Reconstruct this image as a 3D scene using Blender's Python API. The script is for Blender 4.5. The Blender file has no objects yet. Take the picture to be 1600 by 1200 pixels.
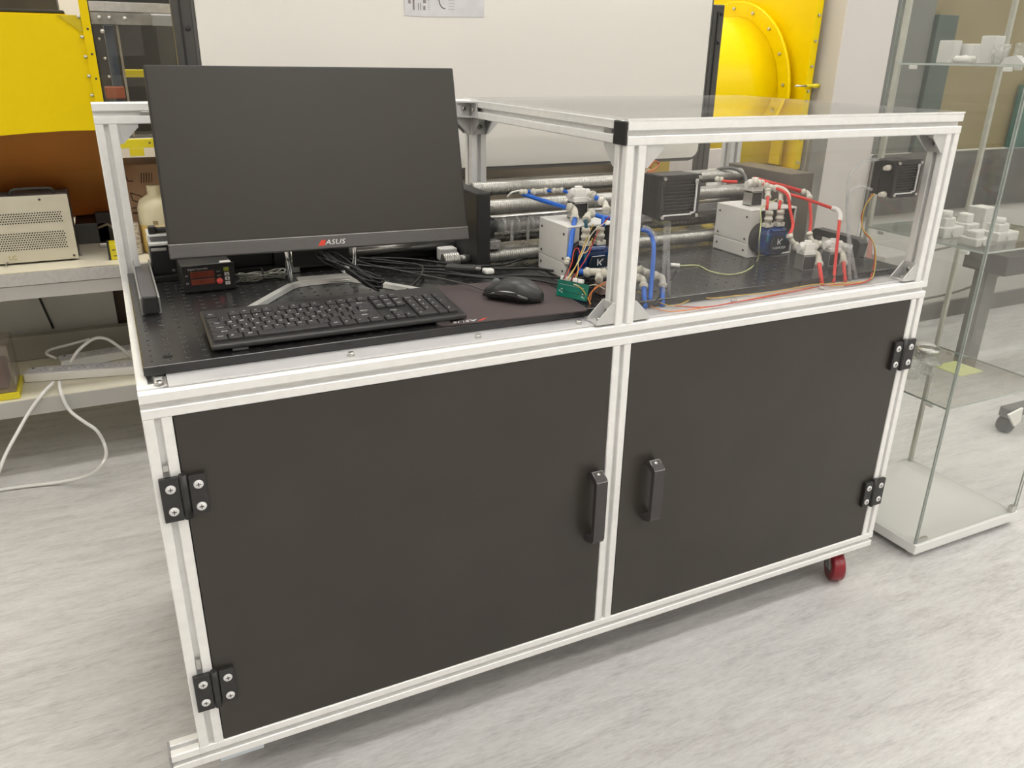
import bpy, bmesh, math, random
from mathutils import Vector, Matrix, Euler
random.seed(7)
S = bpy.context.scene
COL = S.collection
PI = math.pi
R = math.radians

# ------------------------------------------------------------------ camera
cam_d = bpy.data.cameras.new('camera'); cam = bpy.data.objects.new('camera', cam_d); COL.objects.link(cam)
cam_d.sensor_width = 36; cam_d.sensor_fit = 'HORIZONTAL'; cam_d.lens = 1251.8*36/1600; cam_d.clip_start = .02
cam.matrix_world = Matrix(((0.899186, 0.153192, -0.409875, 0.01436),
    (-0.437294, 0.347713, -0.829379, -1.1682),
    (0.015465, 0.925001, 0.379649, 1.25475),
    (0, 0, 0, 1)))
S.camera = cam

# ------------------------------------------------------------------ world, exposure
S.view_settings.view_transform = 'Standard'; S.view_settings.look = 'None'
S.view_settings.gamma = 1; S.view_settings.use_curve_mapping = False
S.view_settings.exposure = .67
W = bpy.data.worlds.new('world'); S.world = W; W.use_nodes = True
W.node_tree.nodes['Background'].inputs[0].default_value = (1, .98, .95, 1)
W.node_tree.nodes['Background'].inputs[1].default_value = .4
for k, v in (('max_bounces', 14), ('transparent_max_bounces', 24), ('transmission_bounces', 8), ('diffuse_bounces', 4), ('glossy_bounces', 6)):
    setattr(S.cycles, k, v)
S.cycles.caustics_reflective = False; S.cycles.caustics_refractive = False

# ------------------------------------------------------------------ materials
def mk(name, col, rough=.5, metal=0., var=.06, scale=30, bump=0., stretch=None, spec=.5, emit=None, estr=0, coat=0.):
    m = bpy.data.materials.new(name); m.use_nodes = True
    nt = m.node_tree; N = nt.nodes; K = nt.links
    b = N['Principled BSDF']
    b.inputs['Roughness'].default_value = rough; b.inputs['Metallic'].default_value = metal
    b.inputs['Specular IOR Level'].default_value = spec
    b.inputs['Coat Weight'].default_value = coat
    tc = N.new('ShaderNodeTexCoord'); mp = N.new('ShaderNodeMapping'); nz = N.new('ShaderNodeTexNoise')
    mp.inputs['Scale'].default_value = stretch or (1, 1, 1)
    nz.inputs['Scale'].default_value = scale; nz.inputs['Detail'].default_value = 3
    K.new(tc.outputs['Object'], mp.inputs[0]); K.new(mp.outputs[0], nz.inputs[0])
    r = N.new('ShaderNodeMapRange'); r.inputs[1].default_value = .3; r.inputs[2].default_value = .7
    r.inputs[3].default_value = 1-var; r.inputs[4].default_value = 1+var
    K.new(nz.outputs[0], r.inputs[0])
    mx = N.new('ShaderNodeVectorMath'); mx.operation = 'SCALE'
    mx.inputs[0].default_value = col[:3]; K.new(r.outputs[0], mx.inputs[3])
    K.new(mx.outputs[0], b.inputs['Base Color'])
    if bump:
        bp = N.new('ShaderNodeBump'); bp.inputs['Strength'].default_value = bump; bp.inputs['Distance'].default_value = .002
        K.new(nz.outputs[0], bp.inputs['Height']); K.new(bp.outputs[0], b.inputs['Normal'])
    if emit:
        b.inputs['Emission Color'].default_value = (*emit, 1); b.inputs['Emission Strength'].default_value = estr
    return m

def mk_glass(name, tint=(1, 1, 1), refl=1.0, rough=.02, haze=0.0, hazecol=(.9, .9, .9)):
    """thin clear sheet: see-through with a fresnel reflection, a little surface haze"""
    m = bpy.data.materials.new(name); m.use_nodes = True
    nt = m.node_tree; N = nt.nodes; K = nt.links; N.clear()
    o = N.new('ShaderNodeOutputMaterial'); t = N.new('ShaderNodeBsdfTransparent'); g = N.new('ShaderNodeBsdfGlossy')
    nz = N.new('ShaderNodeTexNoise'); nz.inputs['Scale'].default_value = 3
    t.inputs[0].default_value = (*tint, 1); g.inputs['Roughness'].default_value = rough
    lw_ = N.new('ShaderNodeLayerWeight'); lw_.inputs[0].default_value = .5
    pw = N.new('ShaderNodeMath'); pw.operation = 'POWER'; pw.inputs[1].default_value = 5; K.new(lw_.outputs['Facing'], pw.inputs[0])
    mu = N.new('ShaderNodeMath'); mu.operation = 'MULTIPLY_ADD'; mu.inputs[1].default_value = .9*refl; mu.inputs[2].default_value = .035*refl
    K.new(pw.outputs[0], mu.inputs[0])
    mx = N.new('ShaderNodeMixShader'); K.new(mu.outputs[0], mx.inputs[0]); K.new(t.outputs[0], mx.inputs[1]); K.new(g.outputs[0], mx.inputs[2])
    df = N.new('ShaderNodeBsdfDiffuse'); df.inputs[0].default_value = (*hazecol, 1)
    m2 = N.new('ShaderNodeMixShader'); hm = N.new('ShaderNodeMath'); hm.operation = 'MULTIPLY'; hm.inputs[1].default_value = haze*2
    K.new(nz.outputs[0], hm.inputs[0]); K.new(hm.outputs[0], m2.inputs[0])
    K.new(mx.outputs[0], m2.inputs[1]); K.new(df.outputs[0], m2.inputs[2]); K.new(m2.outputs[0], o.inputs[0])
    return m

ALU = mk('anodised_aluminium', (.92, .92, .905), .36, .15, .03, 60, stretch=(1, 1, 1))
ALUD = mk('slot_aluminium', (.42, .42, .42), .5, .5, .04, 60)
STEEL = mk('brushed_steel', (.60, .59, .57), .3, .85, .08, 80)
DSTEEL = mk('dark_steel', (.30, .29, .275), .35, .8, .15, 40)
CHROME = mk('chrome', (.86, .86, .86), .16, 1., .02, 30)
BLACKP = mk('black_satin_panel', (.044, .039, .033), .33, 0, .08, 8, spec=.45)
BLACK = mk('black_plastic', (.022, .021, .021), .42, 0, .1, 60)
BLACKM = mk('black_anodised_metal', (.035, .034, .034), .34, .2, .1, 90)
BOARD = mk('breadboard_anodise', (.030, .029, .030), .23, .25, .12, 25, spec=.6)
KEYM = mk('keycap_plastic', (.028, .026, .028), .5, 0, .08, 200)
WHITEP = mk('white_plastic', (.90, .885, .85), .4, 0, .03, 20)
WHITEC = mk('cable_white', (.83, .82, .79), .45, 0, .03, 20)
IVORY = mk('ivory_fitting_plastic', (.74, .71, .62), .38, 0, .05, 60)
CABLE = mk('black_cable', (.018, .017, .018), .4, 0, .1, 60)
BLUE = mk('blue_tube', (.025, .16, .70), .3, 0, .05, 30)
RED = mk('red_tube', (.80, .045, .035), .3, 0, .05, 30)
PRINTW = mk('white_print', (.82, .82, .82), .6, 0, .02, 50)
PRINTR = mk('red_print', (.75, .06, .03), .6, 0, .02, 50)
PRINTK = mk('dark_print', (.06, .05, .05), .6, 0, .02, 50)
YEL = mk('yellow_paint', (.86, .635, .0002), .36, 0, .03, 3, spec=.22)
YELD = mk('yellow_plastic', (.78, .66, .02), .4, 0, .04, 20)
YEL_SHADE = mk('yellow_paint_shaded', (.56, .25, .055), .55, 0, .15, 3)  # yellow duct paint with the shade under the front edge put into its colour
CARD = mk('cardboard', (.42, .27, .17), .8, 0, .08, 12, bump=.1)
BEIGE = mk('beige_metal', (.62, .58, .46), .45, 0, .04, 20)
RUBBER = mk('grey_rubber', (.16, .16, .16), .7, 0, .1, 30)
GLASS = mk_glass('clear_glass', (.970, .975, .968), 1.1, .01, .005)
ACRYL = mk_glass('clear_acrylic', (.985, .985, .98), .9, .015, .010, (.9, .86, .9))
ACRYLT = mk_glass('clear_acrylic_top', (.98, .98, .98), 1.1, .02, .03)
GEDGE = mk('glass_edge', (.36, .40, .37), .15, 0, .1, 20)
CLEARP = mk_glass('translucent_plastic', (.93, .93, .92), 1.2, .08, .22, (.95, .95, .93))
TUBEC = mk_glass('clear_tube_plastic', (.93, .94, .95), 1.2, .08, .17, (.95, .95, .97))

# ------------------------------------------------------------------ mesh helpers
ORG = {}
class MB:
    def __init__(s): s.bm = bmesh.new()
    def _fin(s, geom_verts, mi, M):
        if M is not None: bmesh.ops.transform(s.bm, matrix=M, verts=geom_verts)
        return s
    def box(s, a, b, bev=0, mi=0, M=None, seg=2):
        x0, y0, z0 = [min(a[i], b[i]) for i in range(3)]; x1, y1, z1 = [max(a[i], b[i]) for i in range(3)]
        t = bmesh.new()
        vs = [t.verts.new(c) for c in ((x0,y0,z0),(x1,y0,z0),(x1,y1,z0),(x0,y1,z0),(x0,y0,z1),(x1,y0,z1),(x1,y1,z1),(x0,y1,z1))]
        for f in ((0,3,2,1),(4,5,6,7),(0,1,5,4),(1,2,6,5),(2,3,7,6),(3,0,4,7)): t.faces.new([vs[i] for i in f])
        if bev: bmesh.ops.bevel(t, geom=t.edges[:], offset=min(bev, .45*min(x1-x0, y1-y0, z1-z0)), segments=seg, affect='EDGES', profile=.5)
        return s.merge(t, mi, M)
    def merge(s, t, mi=0, M=None):
        if M is not None: bmesh.ops.transform(t, matrix=M, verts=t.verts[:])
        mp = {v: s.bm.verts.new(v.co) for v in t.verts}
        for f in t.faces:
            try:
                n = s.bm.faces.new([mp[v] for v in f.verts]); n.material_index = mi; n.smooth = f.smooth
            except ValueError: pass
        t.free(); return s
    def cyl(s, p0, p1, r, n=16, r2=None, mi=0, M=None, smooth=True, cap=True):
        return s.tube([p0, p1], [r, r if r2 is None else r2], n, mi, M, smooth, cap)
    def tube(s, pts, r, n=8, mi=0, M=None, smooth=True, cap=True):
        t = bmesh.new(); P = [Vector(p) for p in pts]; m = len(P)
        rr = r if isinstance(r, (list, tuple)) else [r]*m
        T = []
        for i in range(m):
            d = (P[min(i+1, m-1)]-P[max(i-1, 0)])
            if d.length < 1e-9: d = T[-1] if T else Vector((0, 0, 1))
            T.append(d.normalized())
        u = T[0].orthogonal().normalized(); rings = []
        for i in range(m):
            u = (u - T[i]*u.dot(T[i]))
            u = u.normalized() if u.length > 1e-6 else T[i].orthogonal().normalized()
            w = T[i].cross(u)
            rings.append([t.verts.new(P[i]+(u*math.cos(2*PI*k/n)+w*math.sin(2*PI*k/n))*rr[i]) for k in range(n)])
        for i in range(m-1):
            for k in range(n):
                f = t.faces.new([rings[i][k], rings[i][(k+1) % n], rings[i+1][(k+1) % n], rings[i+1][k]]); f.smooth = smooth
        if cap:
            t.faces.new(rings[0][::-1]); t.faces.new(rings[-1])
        return s.merge(t, mi, M)
    def prism(s, poly, axis, a, b, mi=0, M=None, bev=0):
        """poly: 2D points in the two other axes (x,y order), extruded from a to b along axis"""
        t = bmesh.new()
        def P(q, h):
            return {'x': (h, q[0], q[1]), 'y': (q[0], h, q[1]), 'z': (q[0], q[1], h)}[axis]
        A = [t.verts.new(P(q, a)) for q in poly]; B = [t.verts.new(P(q, b)) for q in poly]; n = len(poly)
        t.faces.new(A); t.faces.new(B[::-1])
        for i in range(n): t.faces.new([A[i], B[i], B[(i+1) % n], A[(i+1) % n]])
        bmesh.ops.recalc_face_normals(t, faces=t.faces[:])
        if bev: bmesh.ops.bevel(t, geom=t.edges[:], offset=bev, segments=1, affect='EDGES')
        return s.merge(t, mi, M)
    def lathe(s, prof, c, n=24, mi=0, M=None, axis='z'):
        t = bmesh.new(); rings = []
        for r, h in prof:
            ring = []
            for k in range(n):
                a = 2*PI*k/n; q = (r*math.cos(a), r*math.sin(a), h)
                if axis == 'y': q = (q[0], h, q[1])
                if axis == 'x': q = (h, q[0], q[1])
                ring.append(t.verts.new(Vector(c)+Vector(q)))
            rings.append(ring)
        for i in range(len(rings)-1):
            for k in range(n):
                f = t.faces.new([rings[i][k], rings[i][(k+1) % n], rings[i+1][(k+1) % n], rings[i+1][k]]); f.smooth = True
        t.faces.new(rings[0][::-1]); t.faces.new(rings[-1])
        bmesh.ops.recalc_face_normals(t, faces=t.faces[:])
        return s.merge(t, mi, M)
    def build(s, name, mats, parent=None, kind=None, label=None, recalc=True):
        if not isinstance(mats, (list, tuple)): mats = [mats]
        if recalc: bmesh.ops.recalc_face_normals(s.bm, faces=s.bm.faces[:])
        off = ORG.get(parent, Vector((0, 0, 0))) if parent is not None else Vector((0, 0, 0))
        if off.length: bmesh.ops.translate(s.bm, vec=-off, verts=s.bm.verts[:])
        me = bpy.data.meshes.new(name); s.bm.to_mesh(me); s.bm.free()
        for m in mats: me.materials.append(m)
        o = bpy.data.objects.new(name, me); COL.objects.link(o)
        if parent is not None: o.parent = parent; ORG[o] = off
        if kind: o['kind'] = kind
        if label: o['label'] = label
        return o

def thing(name, label, cat, loc=(0, 0, 0), group=None, rot=0):
    o = bpy.data.objects.new(name, None); COL.objects.link(o); o.location = loc; o.rotation_euler = (0, 0, rot)
    o.empty_display_size = .05
    o['label'] = label; o['category'] = cat
    if group: o['group'] = group
    ORG[o] = Vector(loc); return o
def local(o): ORG[o] = Vector((0, 0, 0)); return o      # parts given in the thing's own frame
def tag(o, label, cat, group=None, kind=None):
    o['label'] = label; o['category'] = cat
    if group: o['group'] = group
    if kind: o['kind'] = kind
    return o
def copy_tree(o, parent=None):
    c = o.copy(); COL.objects.link(c)
    if parent is not None: c.parent = parent
    for ch in [q for q in list(o.children)]: copy_tree(ch, c)
    return c
def recentre(o):
    """put the origin of a one-mesh thing at the middle of its base"""
    me = o.data; xs = [v.co for v in me.vertices]
    lo = Vector([min(v[i] for v in xs) for i in range(3)]); hi = Vector([max(v[i] for v in xs) for i in range(3)])
    c = Vector(((lo.x+hi.x)/2, (lo.y+hi.y)/2, lo.z)); me.transform(Matrix.Translation(-c)); o.location = c; return o
def smooth(pts, k=6):
    P = [Vector(p) for p in pts]; out = []
    if len(P) < 3:
        return P
    Q = [P[0]*2-P[1]]+P+[P[-1]*2-P[-2]]
    for i in range(1, len(Q)-2):
        a, b, c, d = Q[i-1], Q[i], Q[i+1], Q[i+2]
        for j in range(k):
            t = j/k
            out.append(.5*((2*b)+(c-a)*t+(2*a-5*b+4*c-d)*t*t+(3*b-a-3*c+d)*t**3))
    out.append(P[-1]); return out
def cable(name, pts, r, m, label, cat='cable', group=None, parent=None, n=8, k=6):
    o = MB().tube(smooth(pts, k), r, n).build(name, m, parent)
    if parent is None: recentre(o); tag(o, label, cat, group)
    elif label: o['label'] = label
    return o
def text(s, size, M, m, name, parent, ext=.0002, label=None, shear=0, align='CENTER', sx=1):
    cu = bpy.data.curves.new(name, 'FONT'); cu.body = s; cu.size = size; cu.extrude = ext; cu.align_x = align; cu.align_y = 'CENTER'
    cu.shear = shear; cu.resolution_u = 2
    t = bpy.data.objects.new(name, cu); COL.objects.link(t)
    dg = bpy.context.evaluated_depsgraph_get(); dg.update()
    me = bpy.data.meshes.new_from_object(t.evaluated_get(dg)); bpy.data.objects.remove(t); 
    off = ORG.get(parent, Vector((0, 0, 0)))
    me.transform(Matrix.Translation(-off) @ M @ Matrix.Diagonal((sx, 1, 1, 1)))
    me.materials.clear(); me.materials.append(m)
    o = bpy.data.objects.new(name, me); COL.objects.link(o); o.parent = parent; ORG[o] = off
    if label: o['label'] = label
    return o
def frameM(o, x, y):
    """matrix whose text x/y axes are the given world directions"""
    x = Vector(x).normalized(); y = Vector(y).normalized(); z = x.cross(y)
    return Matrix(((x.x, y.x, z.x, o[0]), (x.y, y.y, z.y, o[1]), (x.z, y.z, z.z, o[2]), (0, 0, 0, 1)))
def attach(o, par):
    o.parent = par; o.matrix_parent_inverse = (Matrix.Translation(par.location) @ par.rotation_euler.to_matrix().to_4x4()).inverted(); return o
def TR(v): return Matrix.Translation(v)
# ------------------------------------------------------------------ room
def structure(name, mb, m):
    o = mb.build(name, m); o['kind'] = 'structure'; return o
# floor : grey vinyl with stretched streaks
fm = mk('vinyl_floor', (.60, .585, .575), .42, 0, .1, 3); nt = fm.node_tree; N = nt.nodes; K = nt.links
b = N['Principled BSDF']
tc = N.new('ShaderNodeTexCoord'); mp = N.new('ShaderNodeMapping'); mp.inputs['Scale'].default_value = (2.4, 13, 1); mp.inputs['Rotation'].default_value = (0, 0, R(4))
n1 = N.new('ShaderNodeTexNoise'); n1.inputs['Scale'].default_value = 2.2; n1.inputs['Detail'].default_value = 9; n1.inputs['Roughness'].default_value = .68; n1.inputs['Distortion'].default_value = .5
n2 = N.new('ShaderNodeTexNoise'); n2.inputs['Scale'].default_value = 14; n2.inputs['Detail'].default_value = 6; n2.inputs['Roughness'].default_value = .7
K.new(tc.outputs['Object'], mp.inputs[0]); K.new(mp.outputs[0], n1.inputs[0]); K.new(mp.outputs[0], n2.inputs[0])
cr = N.new('ShaderNodeValToRGB'); e = cr.color_ramp.elements
e[0].position = .36; e[0].color = (.42, .41, .405, 1); e[1].position = .70; e[1].color = (.72, .715, .70, 1)
q = cr.color_ramp.elements.new(.50); q.color = (.575, .565, .555, 1)
mm = N.new('ShaderNodeMath'); mm.operation = 'MULTIPLY_ADD'; mm.inputs[1].default_value = .5; K.new(n2.outputs[0], mm.inputs[0])
m3 = N.new('ShaderNodeMath'); m3.operation = 'MULTIPLY'; m3.inputs[1].default_value = .55; K.new(n1.outputs[0], m3.inputs[0]); K.new(m3.outputs[0], mm.inputs[2])
K.new(mm.outputs[0], cr.inputs[0])
for l in list(b.inputs['Base Color'].links): K.remove(l)
K.new(cr.outputs[0], b.inputs['Base Color'])
structure('floor', MB().box((-2.6, -3.6, -.1), (7, 3, 0)), fm)
WALL = mk('painted_wall', (.80, .77, .73), .7, 0, .02, 2)
WALLW = mk('white_wall', (.66, .65, .61), .6, 0, .02, 2)
DWALL = mk('dark_far_wall', (.14, .135, .125), .6, 0, .1, 1.5)
CEIL = mk('ceiling_tile', (.84, .83, .80), .8, 0, .03, 3)
structure('wall_back', MB().box((-2.6, 2.9, 0), (7, 3.0, 3)), mk('back_wall_paint', (.93, .86, .73), .7, 0, .03, 2))
structure('wall_left', MB().box((-2.7, -3.6, 0), (-2.6, 3, 3)), WALL)
structure('wall_right', MB().box((7, -3.6, 0), (7.1, 3, 3)), WALL)
structure('wall_front', MB().box((-2.7, -3.7, 0), (7.1, -3.6, 3)), mk('front_wall_paint', (.50, .47, .43), .7, 0, .1, 1.2))
structure('ceiling', MB().box((-2.7, -3.7, 3), (7.1, 3, 3.1)), CEIL)
structure('column', MB().box((2.84, 1.5, 0), (3.135, 2.1, 3), .004), mk('column_paint', (.60, .575, .545), .6, 0, .02, 2))
structure('wall_partition', MB().box((3.137, 1.5, 0), (6.99, 1.58, .86), .003), WALLW)
structure('baseboard_partition', MB().box((3.14, 1.485, .0), (6.98, 1.5, .09), .002), mk('grey_skirting', (.23, .22, .21), .5, 0, .1, 4))
# luminaires
LIGHT = mk('lamp_diffuser', (.9, .9, .9), .5, 0, 0, 1, emit=(1, .98, .945), estr=8.6)
spots = [(x, y) for x in (-2.0, .5, 2.7, 4.7) for y in (-3.0, -1.8, -.5, 1.1, 2.3)]  # unseen front and rear rows added to brighten front faces and back wall
skip = (1, 2)      # two panels of the leftmost column left out to darken the left floor
proto = None
for i, (x, y) in enumerate(spots):
    if i in skip: continue
    if proto is None:
        proto = local(thing('ceiling_light', 'long white recessed ceiling light panel', 'light', (x, y, 3), 'ceiling light panels'))
        MB().box((-.62, -.17, -.03), (.62, .17, 0), .004).build('housing', WHITEP, proto)
        MB().box((-.6, -.15, -.034), (.6, .15, -.0305)).build('diffuser', LIGHT, proto)
        o = proto
    else:
        o = copy_tree(proto)
    o.location = (x, y, 2.9995)
    o['label'] = '%s long white ceiling light panel of the %s column of panels' % (('added front', 'second', 'middle', 'fourth', 'added rear')[i % 5], ('leftmost', 'second', 'third', 'rightmost')[i//5])

# ------------------------------------------------------------------ extrusion frame
p = .04; L = 1.6334; D = .7026; CU = .8; ZT = .8; ZU = 1.1565
def prof_poly(c0, c1, s=.04):
    """40 mm T-slot section centred at c0,c1"""
    h = s/2; w = .0045; d = .0105; c = .0016; k = .0013
    side = [(-h+c, -h), (-w-k, -h), (-w, -h+k), (-w, -h+d), (w, -h+d), (w, -h+k), (w+k, -h), (h-c, -h)]
    out = []
    for i in range(4):
        a = i*PI/2; ca, sa = round(math.cos(a)), round(math.sin(a))
        out += [(c0+x*ca-y*sa, c1+x*sa+y*ca) for x, y in side]
    return out
def beam(axis, lo, length, parent, name='beam', label=None):
    """40x40 extrusion whose low corner is lo"""
    x, y, z = lo; h = p/2
    if axis == 'x': mb = MB().prism(prof_poly(y+h, z+h), 'x', x, x+length)
    elif axis == 'y': mb = MB().prism(prof_poly(x+h, z+h), 'y', y, y+length)
    else: mb = MB().prism(prof_poly(x+h, y+h), 'z', z, z+length)
    o = mb.build(name, ALU, parent)
    if label: o['label'] = label
    return o
WB = thing('workbench', 'large aluminium-extrusion workbench with two black doors, clear right enclosure and red castors', 'workbench', (.8, .35, 0))
zb = .0966; zp = zb+p; hp = ZT-p-zp
for x in (0, L-p):
    beam('z', (x, 0, zp), hp, WB, 'post'); beam('z', (x, D-p, zp), hp, WB, 'post')
    for z in (ZT-p, zb): beam('y', (x, p, z), D-2*p, WB)
beam('z', (CU-.0005, 0, zp), hp, WB, 'post')
for z in (ZT-p, zb):
    beam('x', (0, 0, z), L, WB); beam('x', (0, D-p, z), L, WB)
beam('y', (CU, p, ZT-p), D-2*p, WB)
beam('x', (-.046, 0, zb), .0455, WB, 'beam_stub')
MB().box((-.050, .001, zb+.001), (-.0462, .039, zb+.039), .003).build('end_cap', mk('grey_end_cap', (.34, .34, .34), .4), WB)
# upper frame
hu = ZU-p-ZT
for x in (0, CU, L-p): beam('z', (x, D-p, ZT), hu, WB, 'post')
for x in (CU, L-p):
    beam('z', (x, 0, ZT), hu, WB, 'post'); beam('y', (x, p, ZU-p), D-2*p, WB)
beam('x', (CU, 0, ZU-p), L-CU, WB); beam('x', (0, D-p, ZU-p), L, WB)
MB().box((CU-.005, .0005, ZU-p+.0005), (CU-.0003, .0395, ZU-.0005), .0022).build('end_cap', BLACK, WB, label='black plastic end cap')
# casing panels (closed box behind the doors)
pan = MB(); pan.box((.042, .30, .138), (L-.042, .32, .758)); pan.build('inner_panel', BLACKP, WB)
MB().box((.016, p+.001, zp-.006), (.022, D-p-.001, ZT-p+.006)).build('side_panel', BLACKP, WB)
MB().box((L-.022, p+.001, zp-.006), (L-.016, D-p-.001, ZT-p+.006)).build('side_panel', BLACKP, WB)
MB().box((p+.001, D-.022, zp-.006), (L-p-.001, D-.016, ZT-p+.006)).build('back_panel', BLACKP, WB)
MB().box((p+.001, p+.001, zp-.012), (L-p-.001, D-p-.001, zp-.005)).build('bottom_panel', BLACKP, WB)
# ledge strip on top of the front beam
st = MB().box((.042, .013, ZT+.0004), (L-.001, .078, ZT+.0036), .0006).build('ledge_strip', mk('ledge_aluminium', (.66, .655, .66), .42, .35, .03, 40), WB)
def bolt(c, axis, parent, r=.0048, h=.004, name='bolt', m=None):
    c = Vector(c); d = {'x': Vector((1, 0, 0)), '-x': Vector((-1, 0, 0)), 'y': Vector((0, 1, 0)), '-y': Vector((0, -1, 0)), 'z': Vector((0, 0, 1)), '-z': Vector((0, 0, -1))}[axis]
    mb = MB().tube([c, c+d*h*.75, c+d*h, c+d*h, c+d*h*.4], [r, r, r*.85, r*.42, r*.40], 12)
    mb.cyl(c+d*h*.38, c+d*h*.41, r*.41, 6, mi=1)
    return mb.build(name, [STEEL, PRINTK], parent)
for x in (.317, .54, .80-.06, 1.338, 1.10):
    bolt((x, .030, ZT+.0036), 'z', WB, .0055, .006)
# corner brackets
def bracket(c, a, b, w, parent, s=.038, bolts=True):
    """gusset in the corner at c; legs run along directions a and b; w = width direction. c sits on the mid line"""
    c = Vector(c); a = Vector(a); b = Vector(b); w = Vector(w)
    M = Matrix(((a.x, b.x, w.x, c.x), (a.y, b.y, w.y, c.y), (a.z, b.z, w.z, c.z), (0, 0, 0, 1)))
    t = .0035; hw = .0175; mb = MB()
    mb.box((0, 0, -hw), (s, t, hw), .0005, M=M); mb.box((0, t, -hw), (t, s, hw), .0005, M=M)
    tri = [(t, t), (s, t), (s, .006), (.006, s), (t, s)]
    for z0 in (-hw, hw-.003):
        mb.prism(tri, 'z', z0, z0+.003, M=M)
    o = mb.build('corner_bracket', mk_br, parent)
    if bolts:
        for d, e in ((a, b), (b, a)):
            pt = c+d*(s*.55)+e*t
            ax = {(1,0,0): 'x', (-1,0,0): '-x', (0,1,0): 'y', (0,-1,0): '-y', (0,0,1): 'z', (0,0,-1): '-z'}[tuple(int(round(v)) for v in e)]
            bolt(pt, ax, o, .0058, .005)
    return o
mk_br = mk('cast_bracket', (.64, .64, .63), .45, .3, .04, 50)
X, Y, Z = Vector((1, 0, 0)), Vector((0, 1, 0)), Vector((0, 0, 1))
zt = ZU-p
bracket((p, D-p/2, zt), X, -Z, -Y, WB); bracket((CU, D-p/2, zt), -X, -Z, Y, WB)
bracket((CU+p, D-p/2, zt), X, -Z, -Y, WB); bracket((CU+p/2, D-p, zt), -Y, -Z, X, WB)
bracket((CU+p, p/2, zt), X, -Z, -Y, WB); bracket((CU+p/2, p, zt), Y, -Z, X, WB)
bracket((L-p, p/2, zt), -X, -Z, Y, WB); bracket((L-p/2, p, zt), Y, -Z, X, WB); bracket((L-p/2, D-p, zt), -Y, -Z, X, WB)
bracket((CU, p/2+.001, ZT+.0037), -X, Z, Y, WB); bracket((CU+p, p/2+.001, ZT+.0037), X, Z, -Y, WB)
bracket((L-p, p/2+.001, ZT+.0037), -X, Z, Y, WB)
bracket((CU, D-p, ZU-p/2), -X, -Y, Z, WB)
# T nuts seen in the slots
MB().box((.085, D-p+.001, ZU-p/2-.004), (.103, D-p+.006, ZU-p/2+.004), .001).build('slot_nut', STEEL, WB)
MB().box((CU+.0005, .060, ZU-p/2-.004), (CU+.006, .078, ZU-p/2+.004), .001).build('slot_nut', STEEL, WB)
MB().box((p/2-.004, .0008, .672), (p/2+.004, .006, .682), .001).build('slot_nut', STEEL, WB)
MB().box((p/2-.004, .0008, .300), (p/2+.004, .006, .318), .001).build('slot_nut', STEEL, WB)
# doors
def door(x0, x1, hx, hz0, hz1):
    d = MB().box((x0, .0015, zp+.001), (x1, .0085, ZT-p-.001), .0008).build('door', BLACKP, WB)
    hb = MB(); w = .0125; xa = hx-w; xb = hx+w; H = hz1-hz0
    # bridge handle: D-section tube, legs angled back to the door, hollow end at top
    prof = [(-.002, hz1-.006), (-.012, hz1-.001), (-.030, hz1-.010), (-.034, hz1-.016), (-.034, hz0+.016), (-.030, hz0+.008), (-.010, hz0), (.0014, hz0),
            (.0014, hz0+.010), (-.010, hz0+.012), (-.022, hz0+.020), (-.024, hz0+.024), (-.024, hz1-.026), (-.022, hz1-.022), (-.010, hz1-.014), (.0014, hz1-.014)]
    hb.prism(prof, 'x', xa, xb)
    h = hb.build('handle', mk_h, d)
    # slanted open end at the top with a screw inside
    a0, a1 = Vector((0, -.0125, hz1-.0009)), Vector((0, -.0335, hz1-.0152)); dd = (a1-a0).normalized(); nn = Vector((0, dd.z, -dd.y)); nn = nn if nn.z > 0 else -nn
    rim = MB(); rec = MB()
    Mh = Matrix(((1, 0, 0, hx), (0, dd.y, nn.y, a0.y), (0, dd.z, nn.z, a0.z), (0, 0, 0, 1))); ln_ = (a1-a0).length
    for q in ((-w, .0, -w+.0014, ln_), (w-.0014, .0, w, ln_), (-w, .0, w, .0012), (-w, ln_-.0012, w, ln_)): rim.box((q[0], q[1], 0), (q[2], q[3], .0012), M=Mh)
    rim.build('rim', mk_rim, h)
    rec.box((-w+.0015, .0013, .0001), (w-.0015, ln_-.0013, .0004), M=Mh); rec.build('socket', PRINTK, h)
    MB().lathe([(.0001, .0005), (.0042, .0005), (.0038, .0018), (.0001, .002)], (0, .0062, 0), 12, M=Mh).build('screw', STEEL, h)
    return d
mk_rim = mk('handle_rim', (.22, .215, .21), .35, .4)
mk_h = mk('handle_grey_black', (.06, .055, .055), .45, .1, .05, 40)
dl = door(p+.0015, CU-.002, .7725, .352, .512)
dr = door(CU+p+.001, L-p-.0015, .907, .368, .508)
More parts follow.
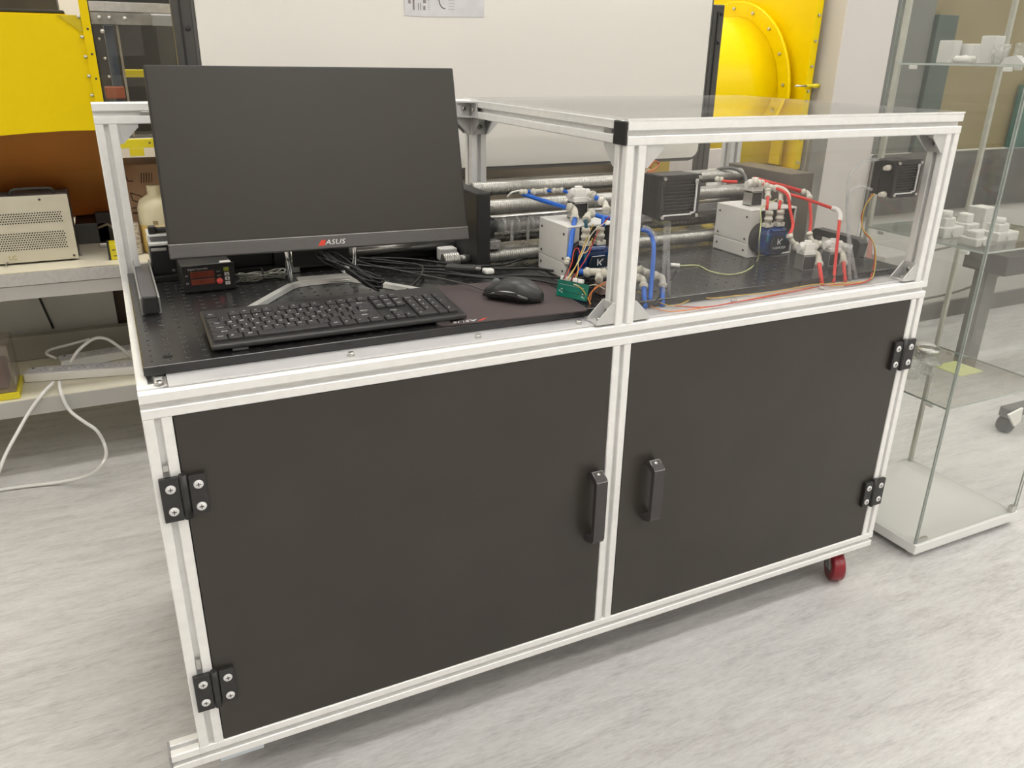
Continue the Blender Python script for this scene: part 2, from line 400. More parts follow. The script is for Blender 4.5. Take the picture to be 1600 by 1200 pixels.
# hinges
def hinge(x, z, s):
    """x: joint line, s: +1 door on the right"""
    y = .0012; h = .037
    g = MB()
    a = x-s*.0225; b_ = x+s*.029
    g.box((min(a-s*.011, x-s*.006), -.009, z-h), (max(a-s*.011, x-s*.006), y-.0018, z+h), .0015)
    g.box((min(b_+s*.003, x+s*.007), -.008, z-h+.004), (max(b_+s*.003, x+s*.007), y-.0005, z+h-.002), .0015)
    o = g.build('hinge', BLACKM, WB)
    MB().cyl((x, -.006, z-h+.001), (x, -.006, z+h+.002), .006, 12).build('hinge_pin', BLACKM, o)
    for zz in (z-.019, z+.019):
        for xx, yy in ((x-s*.019, -.009), (x+s*.0205, -.008)):
            sc = MB().lathe([(.0001, -.0006), (.0075, -.0006), (.0068, -.0022), (.0001, -.0024)], (xx, yy+.0004, zz), 14, axis='y')
            sc.box((xx-.0034, yy-.0024, zz-.0007), (xx+.0034, yy-.0019, zz+.0007), mi=1); sc.box((xx-.0007, yy-.0024, zz-.0034), (xx+.0007, yy-.0019, zz+.0034), mi=1)
            sc.build('screw', [PRINTW, PRINTK], o)
hinge(p+.001, .628, 1); hinge(p+.001, .256, 1); hinge(L-p-.001, .628, -1); hinge(L-p-.001, .264, -1)
# castors
def castor(x, y, rot, col=None):
    c = MB().box((x-.04, y-.035, zb-.0045), (x+.04, y+.035, zb-.0005), .001)
    c.cyl((x, y, zb-.018), (x, y, zb-.004), .022, 16)
    cs, sn = math.cos(rot), math.sin(rot)
    M = Matrix.Translation((x, y, 0)) @ Matrix.Rotation(rot, 4, 'Z')
    for s_ in (-1, 1): c.prism([(-.022, zb-.018), (.022, zb-.018), (.040, .036), (.012, .030)], 'y', s_*.0185-.0015, s_*.0185+.0015, M=M)
    o = c.build('castor', STEEL, WB)
    w = MB().lathe([(.0001, -.015), (.0365, -.015), (.0385, -.011), (.0385, .011), (.0365, .015), (.0001, .015)], (.022, 0, .0385), 28, axis='y', M=M).build('wheel', mk_red, o)
    MB().lathe([(.0001, -.0168), (.008, -.0168), (.008, -.0162), (.018, -.0158), (.020, -.0152), (.020, .0152), (.018, .0158), (.008, .0168), (.0001, .0168)], (.022, 0, .0385), 20, axis='y', M=M).build('hub', mk_hub, w)
mk_hub = mk('hub_grey_brown', (.16, .13, .11), .4, .3, .1, 20)
mk_red = mk('red_polyurethane', (.26, .02, .03), .3, 0, .06, 20)
castor(L-.070, .050, R(-118)); castor(.11, .175, R(200))
MB().box((.030, .004, zb-.010), (.105, .075, zb-.0006), .001).build('castor_plate', mk('pale_blue_plate', (.62, .68, .74), .4, .1, .04, 30), WB); castor(L-.075, D-.06, R(30)); castor(.075, D-.06, R(60))
# clear panels of the right enclosure
MB().box((CU+p-.008, .0185, ZT+.0040), (L-p+.008, .0215, zt+.008)).build('acrylic_panel', ACRYL, WB, label='clear acrylic front panel')
MB().box((L-.0215, p-.008, ZT+.001), (L-.0185, D-p+.008, zt+.008)).build('acrylic_panel', ACRYL, WB)
MB().box((CU+p-.008, D-.0215, ZT+.001), (L-p+.008, D-.0185, zt+.008)).build('acrylic_panel', ACRYL, WB)
tp = MB().box((CU-.001, .000, ZU+.0005), (L+.001, D, ZU+.0040)).build('top_panel', ACRYLT, WB, label='clear acrylic lid with bright edges')
eg = MB()
for a_, b2 in (((CU-.001, -.0006, ZU+.0006), (L+.001, .0006, ZU+.0040)), ((CU-.001, D-.0006, ZU+.0006), (L+.001, D+.0006, ZU+.0040)), ((CU-.002, 0, ZU+.0006), (CU-.001, D, ZU+.0040)), ((L+.001, 0, ZU+.0006), (L+.002, D, ZU+.0040))):
    eg.box(a_, b2)
eg.build('panel_edge', mk('polished_edge', (.86, .86, .84), .3), WB)

# ------------------------------------------------------------------ optical breadboard
bx0, bx1, by0, by1 = .0125, 1.617, .0605, .6605; bz0 = ZT+.0038; bz1 = ZT+.0185
BB = thing('optical_breadboard', 'long black anodised optical breadboard drilled with a grid of holes', 'breadboard', (.8, .37, bz0))
MB().box((bx0, by0, bz0), (CU-.0008+.02, by1, bz1), .0016).build('plate', BOARD, BB)
MB().box((CU+.0200, by0, bz0), (bx1, by1, bz1), .0016).build('plate', BOARD, BB)
hb = MB(); nh = 0
xs = [bx0+.014+.026*i for i in range(62)]; ys = [by0+.0225+.026*i for i in range(26)]
for x in xs:
    for y in ys:
        if x > bx1-.008 or y > by1-.01 or abs(x-CU-.02) < .006: continue
        t = hb.bm; z = bz1+.00025; n = 8
        c = [t.verts.new((x+.0030*math.cos(k*PI/4), y+.0030*math.sin(k*PI/4), z)) for k in range(n)]
        f = t.faces.new(c); f.material_index = 0
        ro = [t.verts.new((x+.0039*math.cos(k*PI/4), y+.0039*math.sin(k*PI/4), z-.0002)) for k in range(n)]
        for k in range(n):
            f = t.faces.new([ro[k], ro[(k+1) % n], c[(k+1) % n], c[k]]); f.material_index = 1
hb.build('hole', [mk('hole_black', (.003, .003, .003), .9), mk('hole_rim', (.13, .13, .125), .35, .6)], BB, kind='stuff', recalc=False)
MB().lathe([(.0001, 0), (.0075, 0), (.0075, .0003), (.0001, .0003)], (.050, .098, bz1), 16).build('counterbore', mk('bore_black', (.004, .004, .004), .9), BB)
bolt((.030, .030, ZT+.0002), 'z', WB, .006, .006)
MB().box((.0365, .018, ZT+.0002), (.0415, .055, ZT+.0034), .0005).build('stop_block', STEEL, WB)
TB = bz1 + .0003      # working height
# ------------------------------------------------------------------ monitor
mn = local(thing('monitor', 'large thin-bezel computer monitor, screen off, on a bent chrome stand', 'monitor', (.37, .41, TB), rot=-.075))
tl = .281; ct, sn_ = math.cos(tl), math.sin(tl)
# panel frame: u right, v up the screen, w back ; centre of the front face at (0,-.032,.2515)
MP = Matrix(((1, 0, 0, 0), (0, ct, sn_, -.032), (0, -sn_, ct, .2515), (0, 0, 0, 1)))
wW, hH = .28, .1665
MB().box((-wW, .0006, -hH), (wW, .014, hH), .003, M=MP).build('casing', BLACK, mn)
MB().box((-wW+.10, .013, -hH+.03), (wW-.10, .045, hH-.10), .014, M=MP, seg=3).build('rear_housing', BLACK, mn)
MB().box((-wW+.0045, -.0012, -hH+.0265), (wW-.0045, .001, hH-.0045), .0003, M=MP).build('screen', mk('screen_off', (.048, .0445, .038), .40, 0, .03, 2, spec=.3), mn)
MB().box((-wW+.0005, -.0035, -hH-.0005), (wW-.0005, .013, -hH+.0240), .0022, M=MP).build('chin', mk('chin_dark_grey', (.105, .10, .098), .38, .3, .08, 120, stretch=(1, 1, 8)), mn)
MB().box((-wW+.001, -.0042, -hH+.0238), (wW-.001, .004, -hH+.0252), M=MP).build('chin_lip', mk('chin_lip_metal', (.45, .45, .44), .3, .7), mn)
TM = MP @ frameM((.012, -.0037, -hH+.0115), (1, 0, 0), (0, 0, 1))
text('ASUS', .0130, TM, PRINTW, 'logo', mn, shear=.25, sx=1.25, label='white maker lettering')
t = MB().prism([(-.020, -hH+.006), (-.008, -hH+.006), (-.004, -hH+.0165), (-.013, -hH+.0165)], 'y', -.0039, -.0034, M=MP); t.build('logo_mark', PRINTR, mn)
# stand: chrome ribbon from rear centre to two front feet, two uprights
Rm = Matrix.Rotation(.075, 4, 'Z')
def wl(q, dz=0): v = Rm @ (Vector((q[0], q[1], 0))-Vector((.37, .41, 0))); return (v.x, v.y, dz)
def ribbon(pts, w, h, z0):
    mb = MB(); n = len(pts); Pp = [Vector(q[:2]) for q in pts]; t = bmesh.new(); rg = []
    for i in range(n):
        d = (Pp[min(i+1, n-1)]-Pp[max(i-1, 0)]).normalized(); nn = Vector((-d.y, d.x))*w/2
        a, b = Pp[i]-nn, Pp[i]+nn
        rg.append([t.verts.new((a.x, a.y, z0)), t.verts.new((b.x, b.y, z0)), t.verts.new((b.x*.9+a.x*.1, b.y*.9+a.y*.1, z0+h)), t.verts.new((a.x*.9+b.x*.1, a.y*.9+b.y*.1, z0+h))])
    for i in range(n-1):
        for k in range(4): t.faces.new([rg[i][k], rg[i][(k+1) % 4], rg[i+1][(k+1) % 4], rg[i+1][k]])
    t.faces.new(rg[0]); t.faces.new(rg[-1][::-1]); return mb.merge(t)
fp = [wl(q) for q in ((.196, .276), (.262, .362), (.300, .410), (.316, .421), (.34, .425), (.40, .425), (.424, .421), (.442, .402), (.480, .345), (.532, .272))]
ribbon(fp, .0165, .0085, .0005).build('base_frame', mk('satin_chrome', (.82, .82, .80), .28, .55, .03, 30), mn)
MB().box((-.050, .008, .0015), (.058, .060, .0065), .003).build('base_plate', STEEL, mn)
for x0, x1 in ((-.066, -.074), (.062, .074)):
    MB().tube([(x0, .012, .008), (x0+.3*(x1-x0), .016, .06), (x1, .022, .155)], [.0048, .0048, .0048], 12).build('upright', CHROME, mn)
MB().box((-.058, .018, .036), (.056, .030, .17), .003).build('neck_plate', BLACK, mn)

# ------------------------------------------------------------------ keyboard
kb = local(thing('keyboard', 'full-size black keyboard with white legends in front of monitor', 'keyboard', (.3255, .1545, TB), rot=-.004))
kw, kd = .4265, .160; tk = R(4.2)
KM = Matrix.Translation((0, -kd/2, 0)) @ Matrix.Rotation(tk, 4, 'X')
MB().box((-kw/2, 0, .006), (kw/2, kd, .0150), .0035, M=KM, seg=3).build('base', BLACK, kb)
mb = MB()
for x in (-.17, .17):
    mb.box((x-.012, .004, .0008), (x+.012, .012, .0065), .001, M=KM); mb.box((x-.012, kd-.022, -.0105), (x+.012, kd-.012, .0065), .001, M=KM)
mb.build('foot', RUBBER, kb)
u = .01825; kv = .0192; x0k = -kw/2+.0065; yk = .0135
rows = [
 [('Ctrl',1.25),('#',1.25),('Alt',1.25),('',6.25),('Alt',1.25),('#',1.25),('=',1.25),('Ctrl',1.25),'@15.22',('<',1),('v',1),('>',1),'@18.42',('0',2),('.',1)],
 [('Shift',2.25)]+[(c,1) for c in 'ZXCVBNM,./']+[('Shift',2.75),'@16.22',('^',1),'@18.42',('1',1),('2',1),('3',1),('E',1)],
 [('Caps',1.75)]+[(c,1) for c in "ASDFGHJKL;'"]+[('Enter',2.25),'@18.42',('4',1),('5',1),('6',1)],
 [('Tab',1.5)]+[(c,1) for c in 'QWERTYUIOP[]']+[('\\',1.5),'@15.22',('Del',1),('End',1),('PgD',1),'@18.42',('7',1),('8',1),('9',1),('+',1)],
 [('`',1)]+[(c,1) for c in '1234567890-=']+[('Back',2),'@15.22',('Ins',1),('Hm',1),('PgU',1),'@18.42',('Num',1),('/',1),('*',1),('-',1)],
 [('Esc',1),'@2']+[('F%d'%i,1) for i in (1,2,3,4)]+['@6.5']+[('F%d'%i,1) for i in (5,6,7,8)]+['@11']+[('F%d'%i,1) for i in (9,10,11,12)]+['@15.22',('Prt',1),('Scr',1),('Pse',1)]]
kmesh = {}
def keymesh(w, hgt=1):
    k = (w, hgt)
    if k not in kmesh:
        a = w*u-.0016; d = hgt*kv-.0020; t = bmesh.new(); h = .0052
        lo = [t.verts.new(c) for c in ((0,0,0),(a,0,0),(a,d,0),(0,d,0))]
        md = [t.verts.new(c) for c in ((.0004,.0004,h-.001),(a-.0004,.0004,h-.001),(a-.0004,d-.0004,h-.001),(.0004,d-.0004,h-.001))]
        hi = [t.verts.new(c) for c in ((.0014,.0014,h),(a-.0014,.0014,h),(a-.0014,d-.0014,h),(.0014,d-.0014,h))]
        for A, B in ((lo, md), (md, hi)):
            for i in range(4): t.faces.new([A[i], A[(i+1) % 4], B[(i+1) % 4], B[i]])
        t.faces.new(hi)
        me = bpy.data.meshes.new('key'); t.to_mesh(me); t.free(); me.materials.append(KEYM); kmesh[k] = me
    return kmesh[k]
for ri, row in enumerate(rows):
    x = x0k; blk = 0; y = yk+ri*kv*(1 if ri < 5 else 1)+(.0035 if ri == 5 else 0)
    for it in row:
        if isinstance(it, str):
            x = x0k+float(it[1:])*u; continue
        s_, w = it
        tall = 2 if (s_ == 'E' and ri == 1 or s_ == '+' and ri == 3) else 1
        yy = y-(kv if tall == 2 else 0)
        o = bpy.data.objects.new('key', keymesh(w, tall)); COL.objects.link(o); o.parent = kb
        if w == 6.25: o['label'] = 'wide space bar'
        o.matrix_local = KM @ Matrix.Translation((x, yy, .0148))
        if s_:
            cx_ = (w*u-.0016)/2 if len(s_) > 1 and w > 1.1 else .0062
            ss = .0066 if len(s_) == 1 else (.0056 if w > 1.1 else .0044)
            cc = (.0062 if len(s_) == 1 else cx_ if w < 1.1 or w > 1 else cx_)
            if len(s_) > 1 and w <= 1.1: cc = .0078
            tM = KM @ Matrix.Translation((x+cc, yy+kv*.55*(1 if tall == 1 else 1.6), .0148+.0053))
            text(s_, ss, tM, PRINTW, 'legend', kb, ext=.00005)
        x += w*u
text('ASUS', .005, KM @ Matrix.Translation((x0k+16.7*u, yk+2.5*kv, .0152)), PRINTW, 'maker_print', kb, ext=.00005)

# ------------------------------------------------------------------ mouse pad
pd = local(thing('mouse_pad', 'dark purple-brown cloth mouse pad with upside-down white and red logo', 'mouse pad', (.636, .178, TB+.0002), rot=-.075))
def rrect(x0, y0, x1, y1, r, n=5):
    o = []
    for cx, cy, a in ((x1-r, y0+r, -90), (x1-r, y1-r, 0), (x0+r, y1-r, 90), (x0+r, y0+r, 180)):
        o += [(cx+r*math.cos(R(a+90*k/n)), cy+r*math.sin(R(a+90*k/n))) for k in range(n+1)]
    return o
MB().prism(rrect(-.146, -.122, .146, .122, .014), 'z', 0, .0022).build('cloth', mk('purple_brown_cloth', (.082, .062, .062), .8, 0, .08, 300, bump=.2), pd)
T2 = frameM((-.089, -.1115, .0024), (-1, 0, 0), (0, -1, 0))
text('ASUS', .0145, T2 @ TR((.004, 0, 0)), PRINTW, 'logo', pd, shear=.25, sx=1.35)
MB().prism([(-.066, -.1175), (-.050, -.1065), (-.058, -.1065), (-.072, -.1175)], 'z', .0023, .0026).build('logo_mark', PRINTR, pd)
# ------------------------------------------------------------------ mouse
ms = local(thing('mouse', 'black glossy-sided computer mouse resting on the mouse pad', 'mouse', (.6745, .168, TB+.0026), rot=R(40)))
t = bmesh.new(); nu, nv = 22, 14; G = []
for i in range(nu+1):
    s = i/nu; y = -.060+.120*s                 # rear -> front (front = +y)
    wd = .0325*(1-abs(2*s-1)**3.2*.55)*(1-.10*math.exp(-((s-.55)/.12)**2))*max(.02, math.sin(PI*min(1, max(0, .04+.92*s)))**.28)
    hg = .039*max(.03, math.sin(PI*(s*.86+.07)**.85))**.75
    row = []
    for j in range(nv+1):
        a = PI*j/nv; x = -math.cos(a)
        row.append(t.verts.new((wd*(abs(x)**.7)*(1 if x > 0 else -1), y, .002+hg*math.sin(a)**.62)))
    G.append(row)
for i in range(nu):
    for j in range(nv):
        f = t.faces.new([G[i][j], G[i][j+1], G[i+1][j+1], G[i+1][j]]); f.smooth = True
        f.material_index = 1 if (j < 3 or j >= nv-3) else 0
t.faces.new(G[0]); t.faces.new(G[-1][::-1]); t.faces.new([G[i][0] for i in range(nu+1)]+[G[i][-1] for i in range(nu, -1, -1)])
bmesh.ops.remove_doubles(t, verts=t.verts[:], dist=1e-6)
MB().merge(t, 0).build('shell', [mk('mouse_matte', (.05, .05, .05), .36, .2, .05, 100)], ms)
sd = MB()
for s_ in (-1, 1):
    pts = [(s_*.0318, -.045, .011), (s_*.0322, -.02, .015), (s_*.0300, .004, .015), (s_*.0312, .028, .013), (s_*.0285, .050, .009)]
    sd.tube(smooth(pts, 4), [.0035+.0055*math.sin(PI*i/16) for i in range(17)], 10)
sd.build('side_grip', mk('mouse_gloss', (.012, .012, .012), .08, 0, 0, 1, coat=.5), ms)
def attach_ms(o): attach(o, ms)
MB().lathe([(.0001, -.0035), (.0095, -.0035), (.0105, -.002), (.0105, .002), (.0095, .0035), (.0001, .0035)], (0, .036, .0245), 20, axis='x').build('wheel', RUBBER, ms)
mcd = cable('mouse_cord', [(.634, .222, TB+.010), (.62, .26, TB+.012), (.585, .33, TB+.012), (.53, .41, TB+.014), (.50, .47, TB+.012), (.46, .50, TB+.014), (.44, .54, TB+.006)], .0016, mk('grey_cord', (.10, .095, .09), .5), 'thin grey mouse cord running from mouse back under monitor'); del mcd['category']; attach_ms(mcd)

# ------------------------------------------------------------------ digital controller
dc = local(thing('digital_controller', 'small black digital controller box with two red displays left of keyboard', 'controller', (.1535, .500, TB), rot=.03))
MB().box((-.0475, -.045, 0), (.0475, .055, .050), .003).build('casing', BLACK, dc)
MB().box((-.0485, -.050, .0), (.0485, -.0445, .054), .003).build('front_bezel', BLACK, dc)
def fbox(x0, z0, x1, z1, m, nm, dy=.0012): return MB().box((x0, -.050-dy, z0), (x1, -.0498, z1), .0006).build(nm, m, dc)
LEDR = mk('red_display', (.16, .035, .018), .3, 0, .3, 60, stretch=(1, 1, .3), emit=(.5, .08, .04), estr=.03)
fbox(-.034, .029, .010, .0415, LEDR, 'display'); fbox(-.034, .0155, .010, .0265, LEDR, 'display')
MB().lathe([(.0001, -.0032), (.0052, -.0032), (.0060, -.002), (.0060, .0004), (.0001, .0004)], (.0185, -.050, .0195), 18, axis='y').build('red_button', mk('red_button', (.75, .10, .09), .3, emit=(.8, .1, .08), estr=.08), dc)
fbox(.0275, .038, .0375, .045, mk('green_yellow_key', (.50, .58, .06), .5), 'button', .003)
for z, s_ in ((.0290, '▲'), (.0200, '▼'), (.0110, 'MD')):
    fbox(.0285, z, .0375, z+.0065, WHITEP, 'button', .003)
    if s_ == 'MD': text('M', .004, frameM((.033, -.0533, z+.003), (1, 0, 0), (0, 0, 1)), PRINTK, 'button_print', dc)
    else:
        k_ = 1 if s_ == '▲' else -1; zc = z+.0033
        MB().prism([(.031, zc-.0014*k_), (.035, zc-.0014*k_), (.033, zc+.0018*k_)], 'y', -.0534, -.0528).build('button_print', PRINTK, dc)
text('Digital Controller', .0052, frameM((-.019, -.0503, .0465), (1, 0, 0), (0, 0, 1)), PRINTW, 'print', dc)
for z, s_ in ((.034, 'PV'), (.0195, 'SV')): text(s_, .005, frameM((-.0405, -.0503, z), (1, 0, 0), (0, 0, 1)), PRINTW, 'print', dc)
for z, s_ in ((.038, 'OUT'), (.030, 'ALM')): text(s_, .0035, frameM((.018, -.0503, z), (1, 0, 0), (0, 0, 1)), PRINTW, 'print', dc)
MB().box((.024, -.047, .0502), (.044, -.030, .0545), .001).build('white_tab', WHITEP, dc)

# ------------------------------------------------------------------ end rail at the left edge
er = thing('slotted_rail', 'short grey metal rail with black end cap at left edge of board', 'rail', (.041, .5, TB))
mb = MB(); mb.box((.0255, .335, TB), (.0585, .640, TB+.003), .0005)
for x in (.0255, .0555): mb.box((x, .335, TB+.003), (x+.003, .640, TB+.030), .0005)
mb.build('channel', mk('grey_channel', (.30, .30, .30), .4, .4, .05, 30), er)
MB().box((.0287, .337, TB+.0032), (.0553, .628, TB+.020), .001).build('infill', mk('grey_infill', (.11, .105, .115), .3), er)
MB().box((.0292, .329, TB+.0008), (.0548, .3365, TB+.0345), .004).build('end_cap', BLACK, er, label='black rounded end cap')

# ------------------------------------------------------------------ drive unit behind the monitor, left
dv = thing('motor_drive', 'black box drive unit with metal top plates, behind monitor at left', 'motor', (.12, .63, TB))
MB().box((.0605, .575, TB+.011), (.30, .655, TB+.071), .002).build('housing', mk('drive_black', (.016, .017, .018), .38), dv)
MB().box((.0605, .560, TB), (.42, .655, TB+.011), .001).build('base_plate', BLACKM, dv)
MB().box((.0600, .572, TB+.0712), (.305, .655, TB+.0762), .0006).build('top_plate', ALU, dv)
MB().box((.0650, .590, TB+.0765), (.30, .650, TB+.0865), .001).build('cover', RUBBER, dv)
MB().box((.0600, .586, TB+.087), (.305, .656, TB+.0905), .0006).build('top_plate', ALU, dv)
MB().box((.063, .5735, TB+.060), (.092, .5752, TB+.066), .0005).build('label_plate', STEEL, dv)
mb = MB(); mb.tube([(.075, .60, TB+.097), (.125, .60, TB+.098)], .006, 12); mb.box((.064, .592, TB+.0907), (.078, .610, TB+.106), .002)
mb.build('connector', BLACK, dv)
cable('drive_cable', [(.125, .60, TB+.098), (.15, .602, TB+.101), (.19, .61, TB+.112), (.26, .62, TB+.118), (.34, .64, TB+.095), (.40, .66, TB+.05)], .0048, CABLE, None, parent=dv)
bolt((.10, .575, TB+.018), '-y', dv, .003, .001)

# ------------------------------------------------------------------ rod stage
RS = thing('rod_stage', 'long linear stage of ribbed steel rods between black plate and steel block', 'linear stage', (1.1, .46, TB))
RIB = mk('ribbed_steel', (.46, .45, .42), .36, .75, .08, 80)
def ribbed(x0, x1, y, z, r, pitch=.0052, depth=.0020, n=14):
    pr_ = [(r*.6, x0)]; x = x0; k = 0
    while x < x1:
        pr_ += [(r-depth, x), (r, x+pitch*.28), (r, x+pitch*.62), (r-depth, x+pitch*.9)]; x += pitch
    pr_.append((r*.6, x+.0005)); return MB().lathe(pr_, (0, y, z), n, axis='x')
xL, xR = .7325, 1.4985
mb = MB(); mb.box((.700, .400, TB+.001), (.732, .560, TB+.166), .003); mb.build('end_plate', BLACK, RS, label='black end plate')
mb = MB(); mb.cyl((.732, .445, .9015), (.752, .445, .9015), .0235, 24); mb.build('bearing_boss', BLACK, RS)
mb = MB(); mb.box((xR+.0005, .325, TB+.001), (1.575, .555, .9985), .002); mb.build('end_block', mk('worn_steel_block', (.20, .18, .155), .45, .45, .2, 18, bump=.1), RS, label='scratched grey-brown steel end block')
ribbed(xL, xR, .505, .9755, .0165).build('rod', RIB, RS)
ribbed(xL, xR, .455, .9430, .0165).build('rod', RIB, RS)
ribbed(xL+.022, xR, .480, .8690, .0110, .006).build('rod', DSTEEL, RS)
ribbed(xL, xR, .430, .8405, .0160).build('rod', RIB, RS)
MB().cyl((xL, .520, .935), (xR, .520, .935), .013, 16).build('smooth_rod', STEEL, RS)
MB().cyl((xL, .535, .895), (xR, .535, .895), .014, 16).build('smooth_rod', STEEL, RS)
MB().cyl((.7525, .445, .9015), (xR, .445, .9015), .0120, 18).build('core_rod', DSTEEL, RS)
MB().cyl((.7625, .445, .9015), (1.40, .445, .9015), .0185, 20).build('clear_sleeve', CLEARP, RS)
for x in (.776, .81, .845, .905, .985, 1.06, 1.14, 1.22, 1.30): MB().tube([(x, .445, .9015), (x+.008, .445, .9015)], .0205, 20).build('clamp_ring', CLEARP, RS)
for x in (.79, .83, .88): MB().box((x, .418, .872), (x+.006, .4235, .918), .001).build('clamp_tab', CLEARP, RS)
MB().box((.735, .412, .859), (.762, .436, .878), .001).build('knurled_nut', mk('knurled_steel', (.42, .41, .40), .4, .7, .3, 300), RS)
# white support feet under rods
mb = MB()
for x in (.80, .87, .94, 1.02, 1.10, 1.19, 1.28, 1.38): mb.box((x, .455, TB+.001), (x+.045, .545, TB+.030), .002)
mb.build('clear_foot', CLEARP, RS)
# left part of the stage, seen below the monitor
MB().cyl((.33, .545, .852), (.6995, .545, .852), .0135, 20).build('smooth_bar', STEEL, RS)
ribbed(.636, .672, .440, .838, .0165, .0052).build('ribbed_stub', STEEL, RS)
MB().cyl((.672, .440, .838), (.7, .440, .838), .009, 12).build('stub_shaft', DSTEEL, RS)
MB().box((.655, .500, TB+.001), (.695, .530, TB+.030), .003).build('white_block', WHITEP, RS)
MB().box((.30, .565, TB+.001), (.695, .60, TB+.062), .002).build('rear_rail', BLACKM, RS)
MB().box((.32, .53, TB+.0005), (.345, .56, TB+.018), .001).build('saddle', STEEL, RS)
# ------------------------------------------------------------------ pumps
PW, PD, PH = .140, .122, .112
HX = -.026; HT = Matrix.Translation((HX, 0, 0))
PBLUE = mk('pump_blue', (.004, .045, .20), .12, 0, .3, 30, coat=.6)
TEAL = mk('pump_teal', (.01, .20, .26), .15, 0, .3, 30, coat=.6)
def make_pump(loc, rot, label):
    o = local(thing('peristaltic_pump', label, 'pump', loc, 'white boxed pumps', rot))
    mb = MB()
    mb.box((0, 0, PH*.30+.0006), (.004, PD, PH), .0015); mb.box((PW-.004, 0, .0), (PW, PD, PH), .0015)
    mb.box((.0, .0, PH-.004), (PW, PD, PH+.0005), .0022); mb.box((.003, PD-.004, .001), (PW-.003, PD, PH-.003), .001)
    mb.box((.003, .0005, PH*.30), (.030, .004, PH-.004), .0005)
    mb.build('cover', WHITEP, o)
    mb = MB(); mb.box((0, 0, 0), (.004, PD, PH*.30), .0015); mb.box((0, 0, 0), (PW, PD, .004), .0015); mb.box((.003, .0005, .004), (.030, .004, PH*.30-.0005), .0005)
    mb.build('base_tray', WHITEP, o)
    MB().box((.0305, .003, .0045), (PW-.0045, .007, PH-.0045)).build('black_front', BLACK, o)
    for y, z in ((.012, .017), (.012, .044), (.012, .095), (PD-.014, .018), (PD-.014, .044), (PD-.014, .095)):
        MB().lathe([(.0001, -.0003), (.0028, -.0003), (.0026, -.0014), (.0001, -.0015)], (-.0002, y, z), 10, axis='x').build('screw', PRINTK, o)
    h = MB(); h.lathe([(.0001, -.012), (.034, -.012), (.037, -.008), (.037, .004), (.0001, .004)], (.038, 0, .046), 32, axis='y'); h.build('motor_flange', BLACKM, o)
    h = MB(); oct_ = [(.050, .012), (.042, .024), (.042, .062), (.052, .076), (.100, .076), (.110, .062), (.110, .024), (.100, .012)]
    h.prism(oct_, 'y', -.040, -.012, bev=.003, M=HT)
    h.tube([(.048, -.041, .026), (.048, -.041, .066)], .004, 8, M=HT); h.tube([(.055, -.041, .070), (.097, -.041, .070)], .004, 8, M=HT)
    hd = h.build('pump_head', PBLUE, o)
    MB().prism([(.060, .058), (.092, .058), (.102, .044), (.106, .018), (.058, .018), (.054, .040)], 'y', -.0465, -.0405, bev=.0012, M=HT).build('head_cover', mk_cov, hd)
    h = MB()
    for x in (.047+HX, .104+HX): h.box((x-.003, -.0445, .046), (x+.003, -.040, .062), .001)
    h.build('latch', TEAL, hd)
    text('KAMOER', .0085, frameM((.081+HX, -.0468, .030), (1, 0, 0), (0, 0, 1)), PRINTW, 'lettering', hd, sx=1.15)
    mb = MB(); M = None
    mb.box((.0735+HX, -.0472, .038), (.0760+HX, -.0466, .051)); 
    mb.prism([(.0765, .0440), (.0855, .051), (.0885, .051), (.0800, .0440), (.0850, .038), (.0820, .038)], 'y', -.0472, -.0466, M=HT)
    mb.build('logo_mark', PRINTW, hd)
    for x in (.028, .062):
        b = MB().tube([(x, -.028, .074), (x, -.028, .083), (x, -.028, .0832), (x, -.028, .088), (x, -.028, .0882), (x, -.028, .096), (x, -.028, .0962), (x, -.028, .104)], [.0085, .0085, .0098, .0098, .0078, .0078, .0095, .0082], 14, M=Matrix.Translation((0, 0, .010)))
        b.box((x-.011, -.036, .0772), (x+.011, -.020, .0865), .001)
        b.build('hose_barb', IVORY, o)
    return o
mk_cov = mk('pump_cover_dark', (.012, .022, .035), .2, 0, .1, 30, coat=.4)
PB_ = make_pump((1.334, .266, TB), 0, 'white boxed pump with blue head and red tubes, farther right')
PA_ = make_pump((.838, .255, TB), 0, 'white boxed pump with blue head and blue tubes, behind the centre post')

